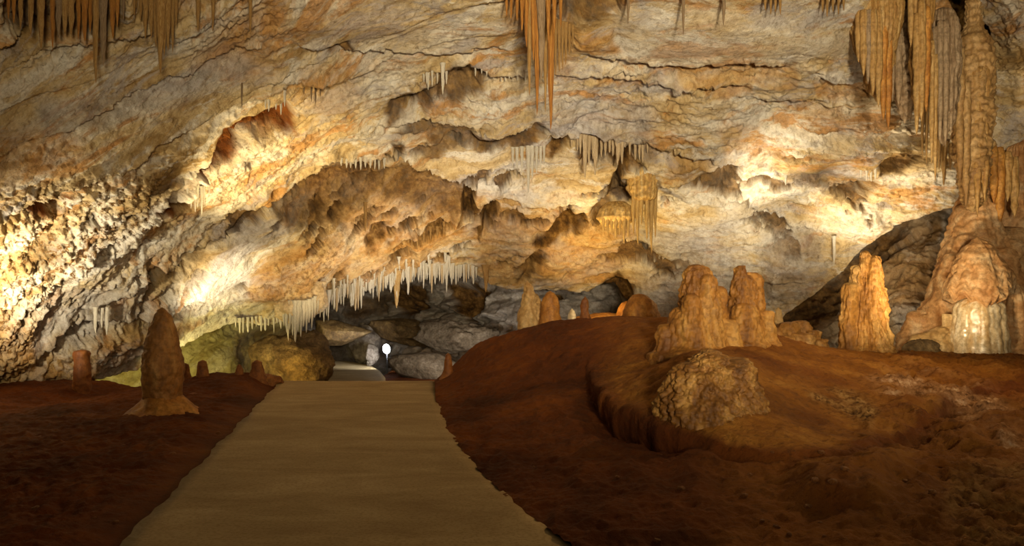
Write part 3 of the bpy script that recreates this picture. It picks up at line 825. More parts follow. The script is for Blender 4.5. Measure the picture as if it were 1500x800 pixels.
def mound():
    pxg = np.concatenate([np.arange(560, 1500, 2.0), np.arange(1500, 2100, 8.0)])
    dg = np.concatenate([np.geomspace(1.2, 3.4, 24), np.geomspace(3.45, 14.5, 440), np.linspace(14.6, 17.5, 16)])
    D, PX = np.meshgrid(dg, pxg, indexing='ij')
    X = (PX - CX) / F * D
    re = np.interp(D, *zip(*R_EDGE))
    X = np.maximum(X, re + .006 * (PX - 560) / 100 - .02)
    PX = CX + X / D * F
    z0 = MZ(X, D)
    q = [X, D, z0]
    PY = HY + (CH - z0) / D * F
    wq = [X, D, 0 * X]
    QX = PX + 8 * fbm(wq, 1.4, 3, 81) * 6 / np.maximum(D, 3)
    QY = PY + 7 * fbm(wq, 1.4, 3, 82) * 6 / np.maximum(D, 3)
    sd = sd_poly(QX, QY, SHEET)
    sd = sd + 5 * fbm(wq, 2.2, 4, 80, gain=.55)
    inside = 1 - sstep(-6, 5, sd)
    fadeR = 1 - sstep(1180, 1330, PX) * .8
    fadeT = .25 + .75 * sstep(500, 570, PY)
    edge = inside * fadeR * fadeT
    fadeR = .20 + .80 * (1 - sstep(945, 1030, PX))
    fadeT = sstep(515, 590, PY)
    edge = inside * fadeR * fadeT
    z = z0 - .42 * np.exp(-np.clip(sd, 0, None) / 34.0) * sstep(-6, 5, sd) * fadeR * fadeT * sstep(.0, 1.0, (X - re) / 1.6)
    # overhanging lip: sheet vertices close to the edge creep outwards, down the slope
    lip = edge * np.exp(-(sd / 7.0) ** 2) * (sd < 2)
    z += .030 * fbm(q, .9, 4, 83) * (1 + .6 * (1 - inside)) + (1 - .3 * inside + .8 * sstep(1150, 1350, PX)) * .032 * fbm(q, 2.7, 4, 84, ridged=True) + .010 * fbm(q, 9, 3, 85)
    cz = np.zeros_like(z)
    for p, cw in zip(M_CORAL, CORAL_WEIGHT): cz = np.maximum(cz, cw * (1 - sstep(-12, 9, sd_poly(QX, QY, p))) * np.clip(.75 + .9 * fbm(q, 2.5, 4, 79), 0, 1))
    pz = np.zeros_like(z)
    for p in M_PALE: pz = np.maximum(pz, (1 - sstep(-30, 12, sd_poly(QX, QY, p))) * np.clip(.5 + 1.3 * fbm(q, 1.7, 4, 86), 0, 1))
    m = (cz + pz) > .02
    wv = worley([c[m] for c in q], 20.0, 5)
    z[m] += (cz + .7 * pz)[m] * (.075 * (.6 - wv) + .05 * fbm([c[m] for c in q], 3, 4, 88))
    rub = sstep(1240, 1330, PX) * (1 - sstep(640, 720, PY)) * sstep(520, 535, PY)
    z += rub * (.10 * fbm(q, 1.6, 5, 89, ridged=True) - .05)
    z += .08 * np.exp(-(((PX - 1040) / 60) ** 2 + ((PY - 560) / 42) ** 2))
    # the block at the lower right
    z += .16 * np.exp(-(((PX - 1235) / 75) ** 4 + ((PY - 720) / 40) ** 4))
    V = np.stack([X - .17 * lip * fadeR, D - .12 * lip * fadeR, z - .02 * lip], -1)
    zn = np.stack([np.maximum(1 - np.clip((sd + 15 + 90 * (1 - sstep(490, 575, PY))) / (11 + 90 * (1 - sstep(490, 575, PY))), 0, 1), .6 * sstep(985, 1120, PX) * sstep(-10, 30, sd)) * np.clip(1.0 + .8 * fbm(q, .8, 3, 87), 0.3, 1), cz, pz, np.ones_like(z)], -1)  # sheet tone stops short: dark clay on the step face stands in for shadow
    o = mesh_obj('clay_mound', V, grid_faces(*V.shape[:2]), M_CLAY, None, {'zone': ('FLOAT_COLOR', zn)})
    tag(o, 'broad red clay mound with an ochre flowstone sheet, right of the walkway', 'mound', kind='thing')
    return o, V, pxg


mound_o, MV, mpx = mound()


def on_mound(px, py):
    """point of the mound seen at that place: nearest crossing along the sight line"""
    j = int(np.clip(np.searchsorted(mpx, px), 0, len(mpx) - 1))
    c = MV[:, j]
    yy = HY + (CH - c[:, 2]) / c[:, 1] * F
    ok = np.where(yy <= py)[0]
    i = ok[0] if len(ok) else len(c) - 1
    return Vector(c[i])


# ------------------------------------------------------------------ formations
def lathe(name, mat, lobes, H, parent=None, loc=(0, 0, 0), hang=False, nz=60, nt=64, rough=.06, fine=.02, flute=0.0, nflute=9, rings=0.0, ringf=7.0, coral=0.0,
          coralf=9.0, cz=.75, droop=0.0, lean=(0, 0), seed=0.0, k=18.0):
    """star-shaped body round a vertical axis. lobes: (x, y, [(z, r), ...]) in metres, blended; relief pushed out along the radius"""
    v = np.linspace(0, 1, nz)
    z = H * (1 - (1 - v) ** 1.35)
    th = np.linspace(0, 2 * math.pi, nt, endpoint=False)
    ct, sn = np.cos(th)[None], np.sin(th)[None]
    Rs = []
    for cx, cy, prof in lobes:
        zz, rr = zip(*prof)
        r = np.interp(z, zz, rr)[:, None]
        r = np.where((z >= zz[0] - 1e-6) & (z <= zz[-1] + 1e-6), r[:, 0], 0)[:, None]
        b = cx * ct + cy * sn
        disc = r * r - (cx * cx + cy * cy - b * b)
        Rs.append(np.where(disc > 0, np.maximum(b + np.sqrt(np.maximum(disc, 0)), 0), 0))
    Rs = np.array(Rs)
    R = np.log(np.exp(np.minimum(Rs * k, 60)).sum(0) - (len(lobes) - 1)) / k if len(lobes) > 1 else Rs[0]
    Z = np.broadcast_to(z[:, None], R.shape)
    s0 = seed * 3.7
    q = [R * ct + s0, R * sn + s0, Z + s0]
    sc0 = np.minimum(1, R / .08)
    dR = rough * fbm(q, 2.6, 3, 120) + fine * fbm(q, 11, 3, 121)
    if flute:
        ph = 1.2 * fbm([ct * 1.5 + 0 * Z, sn * 1.5 + 0 * Z, Z * .5 + s0], 1.0, 2, 122)
        dR = dR + flute * np.abs(np.sin(th[None] * nflute / 2 + ph)) * (R / max(R.max(), 1e-6)) ** .5
    if rings: dR = dR + rings * np.sin(2 * math.pi * (Z * ringf + .8 * fbm(q, 2, 2, 123)))
    if coral:
        dR = dR + coral * (.55 - worley([q[0], q[1], q[2] * cz], coralf, 4)) + coral * .5 * (.5 - worley([q[0], q[1], q[2] * cz], coralf * 2.1, 6))
    R = np.maximum(R + dR * sc0, .0)
    R[R < .001] = .001
    lx = lean[0] * (Z / H) ** 1.2 + rough * .4 * fbm([Z * 1.1 + s0, 0 * Z + s0, 0 * Z], 1, 2, 124)
    ly = lean[1] * (Z / H) ** 1.2
    if droop: Z = Z + droop * (1 - v[:, None]) ** 2 * (fbm([ct * 2.3 + s0, sn * 2.3 + s0, 0 * ct], 1.0, 3, 125))
    V = np.stack([R * ct + lx, R * sn + ly, (-Z if hang else Z)], -1).reshape(-1, 3)
    n = len(V)
    V = np.concatenate([V, [[V[-nt:, 0].mean(), V[-nt:, 1].mean(), V[-1, 2]]], [[V[:nt, 0].mean(), V[:nt, 1].mean(), V[0, 2]]]])
    fq = grid_faces(nz, nt, True)
    tri = []
    top = (nz - 1) * nt
    for j in range(nt):
        tri.append((top + j, top + (j + 1) % nt, n, n))
        tri.append(((j + 1) % nt, j, n + 1, n + 1))
    me = bpy.data.meshes.new(name)
    faces = [tuple(f) for f in fq.tolist()] + [t[:3] for t in tri]
    if hang: faces = [f[::-1] for f in faces]
    me.from_pydata(V.tolist(), [], faces)
    me.polygons.foreach_set('use_smooth', np.ones(len(me.polygons), bool))
    me.materials.append(mat)
    o = bpy.data.objects.new(name, me)
    COL.objects.link(o)
    o.location = loc
    if parent: o.parent = parent
    return o


def rock(name, mat, loc, size, seed, sub=5, rough=.25, flat=0.0, rot=0.0, parent=None, chunk=0.0):
    import bmesh
    bm = bmesh.new()
    bmesh.ops.create_icosphere(bm, subdivisions=sub, radius=1)
    V = np.array([v.co[:] for v in bm.verts])
    fs = [[v.index for v in f.verts] for f in bm.faces]
    bm.free()
    q = [V[:, i] + seed * 4.1 for i in range(3)]
    r = 1 + rough * fbm(q, 1.0, 4, 130) + .07 * fbm(q, 4.0, 5, 132, gain=.65) + rough * .5 * fbm(q, 3.0, 4, 131, ridged=True) * .5
    if chunk:                                   # broken planes
        rs = np.random.RandomState(int(seed * 10) + 3)
        for i in range(9):
            nrm = rs.normal(size=3)
            nrm /= np.linalg.norm(nrm)
            d = (V * r[:, None]) @ nrm
            lim = .55 + .3 * rs.rand()
            r = np.where(d > lim, r * (1 - chunk + chunk * lim / np.maximum(d, 1e-6)), r)
    V = V * r[:, None]
    if flat: V[:, 2] = np.where(V[:, 2] > flat, flat + (V[:, 2] - flat) * .25, V[:, 2])
    V = V * np.array(size)
    c, s = math.cos(rot), math.sin(rot)
    V[:, 0], V[:, 1] = V[:, 0] * c - V[:, 1] * s, V[:, 0] * s + V[:, 1] * c
    me = bpy.data.meshes.new(name)
    me.from_pydata(V.tolist(), [], fs)
    me.polygons.foreach_set('use_smooth', np.ones(len(me.polygons), bool))
    me.materials.append(mat)
    o = bpy.data.objects.new(name, me)
    COL.objects.link(o)
    o.location = loc
    if parent: o.parent = parent
    return o


def zat(py, d): return CH + (HY - py) / F * d


# ---- stalagmites: named at (axis px, base row, depth); profiles given in px from the axis and rows of the photo, turned into metres
def stalagmite(name, label, group, px, base, d, lobes, mat, cat='stalagmite', sink=.06, yoff=0.0, parent=None, **kw):
    m = d / F
    z0 = zat(base, d) - sink
    L = []
    H = 0
    for dx, dy, prof in lobes:
        pr = [(zat(y, d) - z0, r * m) for y, r in prof]
        pr = [(0.0, pr[0][1] * 1.04)] + [p for p in pr if p[0] > .0]
        H = max(H, pr[-1][0])
        L.append((dx * m, dy, pr))
    o = lathe(name, mat, L, H, parent=parent, loc=((px - CX) * m, d + yoff, z0), **kw)
    if label: tag(o, label, cat, group)
    return o


g_left = 'stalagmites on the left clay bank'
main = empty('stalagmite', ((238 - CX) * 9.1 / F, 9.1, zat(606, 9.1)))
tag(main, 'tall brown pointed stalagmite on an orange cone skirt, left clay bank', 'stalagmite', g_left)
b = stalagmite('trunk', None, None, 238, 606, 9.1, [(0, 0, [(606, 27), (585, 27), (560, 28), (535, 28), (515, 25), (495, 21), (475, 15), (462, 11), (454, 7), (450, 0)])], M_UMBER,
               nz=110, nt=80, rough=.03, fine=.010, coral=.022, coralf=18, seed=1)
s = stalagmite('skirt', None, None, 239, 614, 9.1, [(0, 0, [(614, 62), (606, 54), (598, 43), (588, 33), (580, 28), (575, 10), (574, 0)])], M_OCHRE, nz=40, nt=80, rough=.07, fine=.012, seed=2, sink=.08)
for p in (b, s):
    p.location = Vector(p.location) - Vector(main.location)
    p.parent = main
SM_L = [
    ('squat dark cylinder-shaped stalagmite stub at the far left bank', 120, 574, 11.6, [(574, 14), (560, 11.5), (530, 11), (518, 11), (514, 9), (512, 0)]),
    ('small dark stalagmite stub just right of the tall pointed one', 272, 566, 11.6, [(566, 11), (550, 7.5), (540, 7), (534, 5), (532, 0)]),
    ('small dark rounded stalagmite, second stub right of the tall pointed one', 297, 566, 11.7, [(566, 14), (552, 8), (535, 7.5), (530, 5.5), (527, 0)]),
    ('tiny reddish stalagmite in front of the shaded alcove, on a clay rise', 350, 566, 12.0, [(566, 16), (553, 8), (541, 6), (536, 4), (533, 0)]),
    ('reddish stalagmite beside the yellow lit boulder, widening at its foot', 377, 566, 12.1, [(566, 22), (552, 13), (540, 9), (531, 7), (527, 0)]),
    ('pale topped stump right behind the skirt of the tall stalagmite', 283, 590, 10.4, [(590, 8), (584, 6), (577, 6), (575, 0)]),
]
for i, (lab, px, base, d, prof) in enumerate(SM_L):
    stalagmite('stalagmite', lab, g_left, px, base + 6, d, [(0, 0, [(y + (6 if j == 0 else 0), r) for j, (y, r) in enumerate(prof)])], M_RUST, nz=40, nt=32, rough=.03, fine=.008, coral=.02, coralf=14, seed=3 + i)

g_top = 'stalagmites on the crest of the mound'


def cap(y0, r0, y1, r1, flare=0):
    """profile from a base row and half width up to a rounded top"""
    pr = []
    if flare: pr += [(y0, r0 + flare), (y0 - .06 * (y0 - y1), r0 + .45 * flare)]
    yc = y1 + r1 * 1.1
    for t in np.linspace(.12 if flare else 0, 1, 7): pr.append((y0 + (yc - y0) * t, r0 + (r1 - r0) * t ** .8))
    for a_ in (25, 45, 62, 76, 86): pr.append((yc + (y1 - yc) * math.sin(math.radians(a_)), r1 * math.cos(math.radians(a_))))
    return pr + [(y1, 0)]


pA = on_mound(1015, 506)
dA = pA.y
stalagmite('stalagmite', 'massive blunt amber stalagmite with side lobes, left of the two thick ones on the mound', g_top, 1020, 518, dA,
           [(0, 0, cap(518, 42, 387, 17, 18)), (-30, -.12, cap(518, 24, 450, 12, 8)), (-14, -.26, cap(518, 26, 430, 13, 8)), (34, .05, cap(518, 20, 419, 10)), (12, -.16, cap(518, 22, 402, 12)), (-48, -.12, cap(518, 16, 474, 11, 6)),
            (50, -.05, cap(518, 16, 468, 9, 8)), (8, .06, cap(518, 20, 389, 15))],
           M_AMBERD, nz=170, nt=200, rough=.035, fine=.010, coral=.045, coralf=15, cz=.4, k=14, seed=11, sink=.14)
pB = on_mound(1092, 494)
dB = pB.y
stalagmite('stalagmite', 'thick amber stalagmite with two stepped blunt tops, right of the massive one on the mound', g_top, 1092, 504, dB,
           [(0, 0, cap(504, 27, 402, 14, 8)), (-9, -.03, cap(504, 22, 389, 9)), (15, .05, cap(504, 19, 399, 9)), (-8, -.17, cap(504, 27, 444, 18, 4)), (31, -.06, cap(504, 11, 455, 6, 4))],
           M_AMBERD, nz=160, nt=180, rough=.03, fine=.010, coral=.045, coralf=15, cz=.4, k=14, seed=12, sink=.14)
dC = 12.4
gold = stalagmite('stalagmite', 'golden dripping stalagmite with two spires and a lower left shoulder on the mound crest', g_top, 1268, 520, dC,
                  [(0, 0, cap(520, 26, 367, 6, 16)), (9, -.06, cap(520, 21, 374, 8)), (-28, -.08, cap(520, 13, 414, 8, 5)), (-11, .03, cap(520, 18, 388, 7)), (18, -.02, cap(520, 14, 420, 6))],
                  M_AMBER, nz=190, nt=200, rough=.03, fine=.010, flute=.03, nflute=20, coral=.075, coralf=13, cz=.28, k=16, seed=13, sink=.1)
kn = on_mound(1040, 575)
kd = kn.y
stalagmite('coral_knob', 'dome of ochre cave coral bulging from the mound below the massive stalagmite', None, 1040, 600, kd,
           [(0, 0, [(600, 66), (585, 63), (565, 56), (545, 46), (530, 34), (520, 22), (513, 10), (510, 0)]), (-26, -.06, cap(600, 38, 530, 24)), (26, -.08, cap(600, 38, 522, 24))], M_KNOB, cat='cave coral', nz=130, nt=220, rough=.06, fine=.014, coral=.07, coralf=19, cz=.5, k=7, seed=14, sink=.12)
clus = empty('stalagmite_cluster', ((1165 - CX) * 12.6 / F, 12.6, zat(512, 12.6) - .05))
tag(clus, 'low cluster of pale orange cup-topped stalagmite stumps between the thick pair and the golden one', 'stalagmite', g_top)
for i, (px, top, base, r, dd) in enumerate([(1136, 480, 505, 15, .0), (1156, 472, 510, 15, -.05), (1176, 470, 512, 13, .1), (1172, 488, 514, 18, -.2), (1192, 484, 514, 12, -.05), (1204, 497, 517, 11, -.1), (1148, 492, 512, 14, -.2)]):
    st_ = stalagmite('stump', None, None, px, base, 12.6 + dd, [(0, 0, [(base, r * 1.15), (top + 8, r), (top + 2, r * .95), (top, r * .6), (top - .5, 0)])], M_AMBER, nz=36, nt=40, rough=.07, fine=.02, coral=.05, coralf=9, seed=20 + i)
    st_.location = Vector(st_.location) - Vector(clus.location)
    st_.parent = clus
stalagmite('stalagmite', 'thin pale little stalagmite behind the cluster of stumps', g_top, 1140, 480, 13.6, [(0, 0, [(480, 7), (462, 5), (454, 4), (450, 0)])], M_TAN, nz=30, nt=24, rough=.02, fine=.006, seed=29)
stalagmite('stalagmite', 'leaning stalagmite at the left end of the crest, its right flank brightly lit', g_top, 776, 500, 13.9,
           [(0, 0, [(500, 19), (480, 17), (455, 14), (432, 9), (418, 5), (411, 0)]), (12, .1, [(500, 14), (470, 12), (445, 8), (430, 0)])], M_TAN, nz=80, nt=60, rough=.05, fine=.014, coral=.03, lean=(-.05, 0), seed=31)
stalagmite('stalagmite', 'smooth brown blunt stalagmite, second from the left end of the crest', g_top, 806, 496, 13.6,
           [(0, 0, [(496, 20), (480, 18), (455, 14), (436, 10), (429, 6), (426, 0)])], M_OCHRE, nz=70, nt=50, rough=.04, fine=.008, seed=32)
stalagmite('stalagmite', 'small dark stalagmite standing against the bright glow behind the crest', g_top, 857, 480, 14.4,
           [(0, 0, [(480, 12), (465, 8), (450, 6), (440, 4), (434, 0)])], M_RUST, nz=50, nt=36, rough=.04, fine=.008, seed=33)
stalagmite('stalagmite', 'tiny bright cream stalagmite left of the small dark one behind the crest', g_top, 838, 560, 17.5,
           [(0, 0, [(560, 9), (480, 6), (460, 5), (455, 3), (452, 0)])], M_WHITE, nz=60, nt=30, rough=.03, fine=.008, seed=34)
stalagmite('stalagmite', 'rounded orange dome-shaped stalagmite behind the crest, left of the massive one', g_top, 936, 490, 14.3,
           [(0, 0, [(490, 25), (460, 24), (445, 20), (436, 14), (432, 8), (430, 0)])], M_OCHRE, nz=60, nt=60, rough=.04, fine=.008, rings=.006, ringf=8, seed=35)
stalagmite('stalagmite', 'pale pink dome-shaped stalagmite half hidden behind the rounded orange dome', g_top, 950, 500, 17.2,
           [(0, 0, [(500, 18), (460, 17), (446, 12), (440, 7), (437, 0)])], M_PINK, nz=50, nt=50, rough=.04, fine=.008, seed=36)
stalagmite('stalagmite', 'orange dome-shaped stalagmite peeping out left of the rounded orange dome', g_top, 917, 500, 17.2,
           [(0, 0, [(500, 16), (460, 14), (450, 10), (444, 6), (441, 0)])], M_OCHRE, nz=50, nt=50, rough=.04, fine=.008, seed=38)
stalagmite('stalagmite', 'small reddish stalagmite on the mound edge where the walkway drops', g_top, 656, 556, 12.1,
           [(0, 0, [(556, 11), (540, 7), (526, 5), (520, 4), (517, 0)])], M_RUST, nz=40, nt=30, rough=.03, fine=.008, seed=37)
rk = rock('flowstone_ridge', M_OCHRE, P(882, 472, 17.8), (.95, .35, .34), 3.3, 4, .2)
rk.location.z = zat(478, 17.8)
tag(rk, 'low glowing orange flowstone ridge behind the mound crest', 'flowstone')

# ---- right side column and flowstone
fl = empty('flowstone_mound', ((1425 - CX) * 14.2 / F, 14.2, zat(530, 14.2)))
tag(fl, 'great pinkish flowstone cone under the hanging column, with a wet white curtain at its foot', 'flowstone')


def under(o, root):
    o.location = Vector(o.location) - Vector(root.location)
    o.parent = root
    return o


under(stalagmite('cone', None, None, 1428, 535, 14.6,
                 [(0, 0, [(535, 100), (500, 88), (460, 72), (420, 58), (380, 45), (340, 33), (305, 23), (290, 18), (270, 14), (262, 0)]), (-46, -.25, cap(535, 48, 372, 12)), (-24, -.3, cap(535, 44, 345, 12)),
                  (10, -.55, cap(535, 60, 366, 18)), (40, -.3, cap(535, 48, 352, 16)), (62, .0, cap(535, 56, 332, 16)), (-47, -.95, cap(535, 17, 420, 11)), (49, -.9, cap(535, 20, 405, 13)), (-85, .0, cap(535, 42, 455, 16)), (0, .0, cap(535, 60, 282, 17))],
                 M_PINK, nz=190, nt=200, rough=.07, fine=.010, rings=.012, ringf=6.0, flute=.03, nflute=18, coral=.03, coralf=5, cz=.5, k=9, seed=41), fl)
under(stalagmite('canopy', None, None, 1433, 440, 13.45, [(0, 0, [(440, 30), (434, 42), (424, 42), (408, 38), (390, 32), (372, 23), (358, 13), (350, 5), (347, 0)]), (-24, -.05, cap(438, 22, 402, 10)), (24, .05, cap(436, 20, 395, 10))],
                 M_PINK, nz=60, nt=140, rough=.08, fine=.01, flute=.012, nflute=20, rings=.008, ringf=8, droop=.28, seed=42, sink=.0), fl)
under(stalagmite('curtain', None, None, 1432, 535, 13.35, [(0, 0, [(535, 36), (500, 35), (470, 33), (450, 29), (438, 22), (432, 10), (430, 0)]), (-14, -.1, cap(535, 22, 436, 14)), (14, -.08, cap(535, 22, 440, 15))],
                 M_WET, nz=100, nt=170, rough=.05, fine=.002, flute=.022, nflute=12, k=14, seed=43), fl)
under(stalagmite('curtain', None, None, 1490, 535, 13.5, [(0, 0, [(535, 20), (500, 19), (470, 17), (445, 13), (425, 7), (415, 0)])], M_PINK, nz=70, nt=90, rough=.05, fine=.006, flute=.03, nflute=12, seed=45), fl)
under(stalagmite('side_lump', None, None, 1378, 535, 13.6, [(0, 0, cap(535, 34, 478, 22, 6)), (20, -.1, cap(535, 22, 460, 13)), (-26, .05, cap(535, 20, 488, 14))], M_TAN, nz=70, nt=100, rough=.09, fine=.02, coral=.05, coralf=8, k=14, seed=44), fl)
bl = rock('boulder', M_DARKST, P(1350, 512, 13.2), (.30, .22, .20), 9.4, sub=4)
tag(bl, 'low dark brown boulder at the left foot of the pink flowstone cone', 'rock')
col = empty('limestone_column', ((1426 - CX) * 13.6 / F, 13.6, zat(60, 13.6)))
tag(col, 'long beaded brown column hanging from the roof down onto the flowstone cone', 'column', 'hanging formations at the upper right')


def hanging(name, mat, px, ytop, ytip, d, lobes, parent=None, **kw):
    """lobes: (dx px, dy m, [(row, half width px)...]) from the top down"""
    m = d / F
    z0 = zat(ytop, d)
    L, H = [], 0
    for dx, dy, prof in lobes:
        pr = [(z0 - zat(y, d), r * m) for y, r in prof]
        if pr[0][0] > 0: pr = [(0, pr[0][1])] + pr
        H = max(H, pr[-1][0])
        L.append((dx * m, dy, pr))
    o = lathe(name, mat, L, H, parent=None, loc=((px - CX) * m, d, z0), hang=True, **kw)
    if parent: under(o, parent)
    return o


hanging('shaft', M_COLUMN, 1425, 0, 312, 13.6, [(0, 0, [(0, 9), (40, 11), (58, 20), (80, 26), (170, 25), (230, 23), (270, 18), (300, 12), (312, 0)])], col, nz=180, nt=90, rough=.05, fine=.012, coral=.06, coralf=10, cz=1.3, rings=.015, ringf=5, flute=.02, nflute=14, seed=51)
for px, y0, y1, wd in [(1406, 70, 275, 6), (1443, 80, 300, 7), (1432, 100, 320, 7), (1415, 120, 310, 6)]:
    hanging('rib', M_GOLD if px > 1430 else M_COLUMN, px, y0, y1, 13.35, [(0, 0, [(y0, wd), (y0 + .8 * (y1 - y0), wd * .7), (y1, 0)])], col, nz=70, nt=24, rough=.03, fine=.012, coral=.03, seed=px * .01)

g_r = 'hanging formations at the upper right'


def drapery(label, d, body, folds, kind='drapery'):
    px = body[1]
    root = empty(kind, ((px - CX) * d / F, d, zat(body[2], d)))
    tag(root, label, 'drapery', g_r)
    mat, bx, y0, y1, lobes, kw = body
    hanging('body', mat, bx, y0, y1, d, lobes, root, **kw)
    for mt, fx, f0, f1, wd, dd in folds:
        hanging('fold', mt, fx, f0, f1, d + dd, [(0, 0, [(f0, wd * .7), (f0 + .12 * (f1 - f0), wd), (f0 + .7 * (f1 - f0), wd * .8), (f0 + .92 * (f1 - f0), wd * .4), (f1, 0)])], root, nz=60, nt=24, rough=.02, fine=.008, seed=fx * .013)
    return root


drapery('golden fluted drapery with a domed cap, leftmost of the upper right formations', 12.9,
        (M_GOLD, 1284, -20, 150, [(0, 0, [(-20, 22), (10, 30), (40, 29), (80, 22), (120, 14), (150, 0)])], dict(nz=90, nt=110, rough=.05, fine=.012, flute=.06, nflute=34, seed=61)),
        [(M_GOLD, 1258, 15, 92, 5, -.25), (M_GOLD, 1265, 15, 112, 6, -.33), (M_BROWN, 1272, 15, 124, 5, -.36), (M_GOLD, 1279, 15, 140, 6, -.38), (M_GOLD, 1287, 15, 158, 6, -.36), (M_OCHRE, 1294, 15, 178, 6, -.32),
         (M_OCHRE, 1301, 15, 190, 6, -.25), (M_BROWN, 1307, 20, 150, 5, -.15)])
drapery('grey brown rough ribbon drapery, second from the left of the upper right formations', 13.4,
        (M_BROWN, 1326, 30, 182, [(0, 0, [(30, 12), (60, 15), (120, 14), (160, 10), (182, 0)])], dict(nz=90, nt=60, rough=.05, fine=.02, coral=.06, coralf=10, seed=62)),
        [(M_BROWN, 1316, 45, 155, 6, -.12), (M_BROWN, 1333, 60, 180, 6, -.12)])
drapery('slender golden drapery with a long pointed tip, middle of the upper right formations', 12.8,
        (M_GOLD, 1349, -40, 175, [(0, 0, [(-40, 16), (30, 14), (90, 12), (140, 9), (175, 0)])], dict(nz=90, nt=60, rough=.05, fine=.012, flute=.04, nflute=16, seed=63)),
        [(M_GOLD, 1343, 20, 200, 6, -.16), (M_GOLD, 1350, 0, 180, 6, -.2), (M_OCHRE, 1357, 10, 165, 6, -.16), (M_GOLD, 1334, -40, 70, 5, -.1), (M_GOLD, 1365, 60, 240, 4, -.1), (M_GOLD, 1370, 80, 268, 4, -.08)])
drapery('wide grey brown dome-topped drapery beside the long beaded column', 13.1,
        (M_BROWN, 1381, 12, 215, [(0, 0, [(12, 3), (18, 12), (32, 18), (60, 20), (130, 18), (180, 12), (215, 0)])], dict(nz=110, nt=90, rough=.05, fine=.012, flute=.05, nflute=24, seed=64)),
        [(M_BROWN, 1369, 40, 190, 5, -.2), (M_BROWN, 1377, 30, 212, 5, -.26), (M_BROWN, 1385, 30, 218, 5, -.26), (M_BROWN, 1393, 45, 200, 5, -.2)])
rf = empty('flowstone_buttress', ((1492 - CX) * 15 / F, 15.0, zat(530, 15)))
tag(rf, 'olive brown fluted flowstone buttress at the right edge, behind the pink cone', 'flowstone')
under(stalagmite('body', None, None, 1500, 535, 15.0, [(0, 0, [(535, 60), (450, 48), (380, 40), (300, 30), (250, 22), (215, 14), (205, 0)]), (-30, -.1, [(535, 40), (430, 26), (350, 16), (290, 8), (270, 0)])], M_PINK,
                 nz=120, nt=120, rough=.10, fine=.02, flute=.08, nflute=22, seed=71), rf)
for px, y0, y1, wd in [(1456, 214, 300, 6), (1465, 216, 330, 7), (1476, 222, 296, 6), (1486, 230, 320, 6)]:
    hanging('rib', M_OCHRE if px < 1470 else M_GOLD, px, y0, y1, 14.2, [(0, 0, [(y0, wd * .7), (y0 + 12, wd), (y0 + .8 * (y1 - y0), wd * .8), (y1, 0)])], rf, nz=50, nt=24, rough=.03, fine=.01, seed=px * .02)

# ---- stalactites: one mesh of each shape, then single copies
PROTO = {}


def proto(shape, mat, i):
    key = (shape, mat.name, i)
    if key not in PROTO:
        if shape == 'straw':
            pr = [(0, 1.5), (.06, 1.1), (.5, .85), (.9, .6), (1, 0)]
        elif shape == 'cone':
            pr = [(0, 1.7), (.08, 1.25), (.3, .95), (.65, .6), (.9, .28), (1, 0)]
        else:
            pr = [(0, 1.5), (.05, 1.1), (.25, 1.0), (.4, .8), (.6, .75), (.8, .5), (.95, .25), (1, 0)]
        o = lathe('stalactite', mat, [(0, 0, pr)], 1.0, hang=True, nz=36, nt=18, rough=0.0, fine=0.0, seed=i)
        me = o.data
        v = np.zeros(len(me.vertices) * 3, np.float32)
        me.vertices.foreach_get('co', v)
        v = v.reshape(-1, 3)
        k = 1 + .22 * fbm([v[:, 0] * 1.2 + i * 3, v[:, 1] * 1.2, v[:, 2] * 5], 1.0, 3, i * 1.0)
        v[:, 0] = v[:, 0] * k + .25 * fbm([v[:, 2] * 2 + i, v[:, 2] * 0, v[:, 2] * 0], 1, 2, 140 + i)
        v[:, 1] *= k
        me.vertices.foreach_set('co', v.ravel())
        me.update()
        bpy.data.objects.remove(o)
        PROTO[key] = me
    return PROTO[key]


def roof_depth(px, py): return on_ceiling(px, py).y


def stalactite(px, y0, y1, wpx, mat, label, group, shape='ribbed', back=None, d=None):
    if d is None:
        d = min(roof_depth(px, y0 + t * (y1 - y0)) for t in (0, .25, .5, .75, 1)) - .03
        yt = y0
        for _ in range(40):
            if roof_depth(px, yt) <= d + .02: break
            yt -= 1.5
        yt -= 2.5
    else:
        yt = y0
    m = d / F
    L = (y1 - yt) * m
    o = bpy.data.objects.new('stalactite', proto(shape, mat, random.randrange(4)))
    COL.objects.link(o)
    o.location = ((px - CX) * m, d, zat(yt, d))
    o.scale = (wpx * .5 * m, wpx * .5 * m, L)
    o.rotation_euler = (0, 0, random.uniform(0, 6.28))
    return tag(o, label, 'stalactite', group)


def jitter(a): return random.uniform(-a, a)


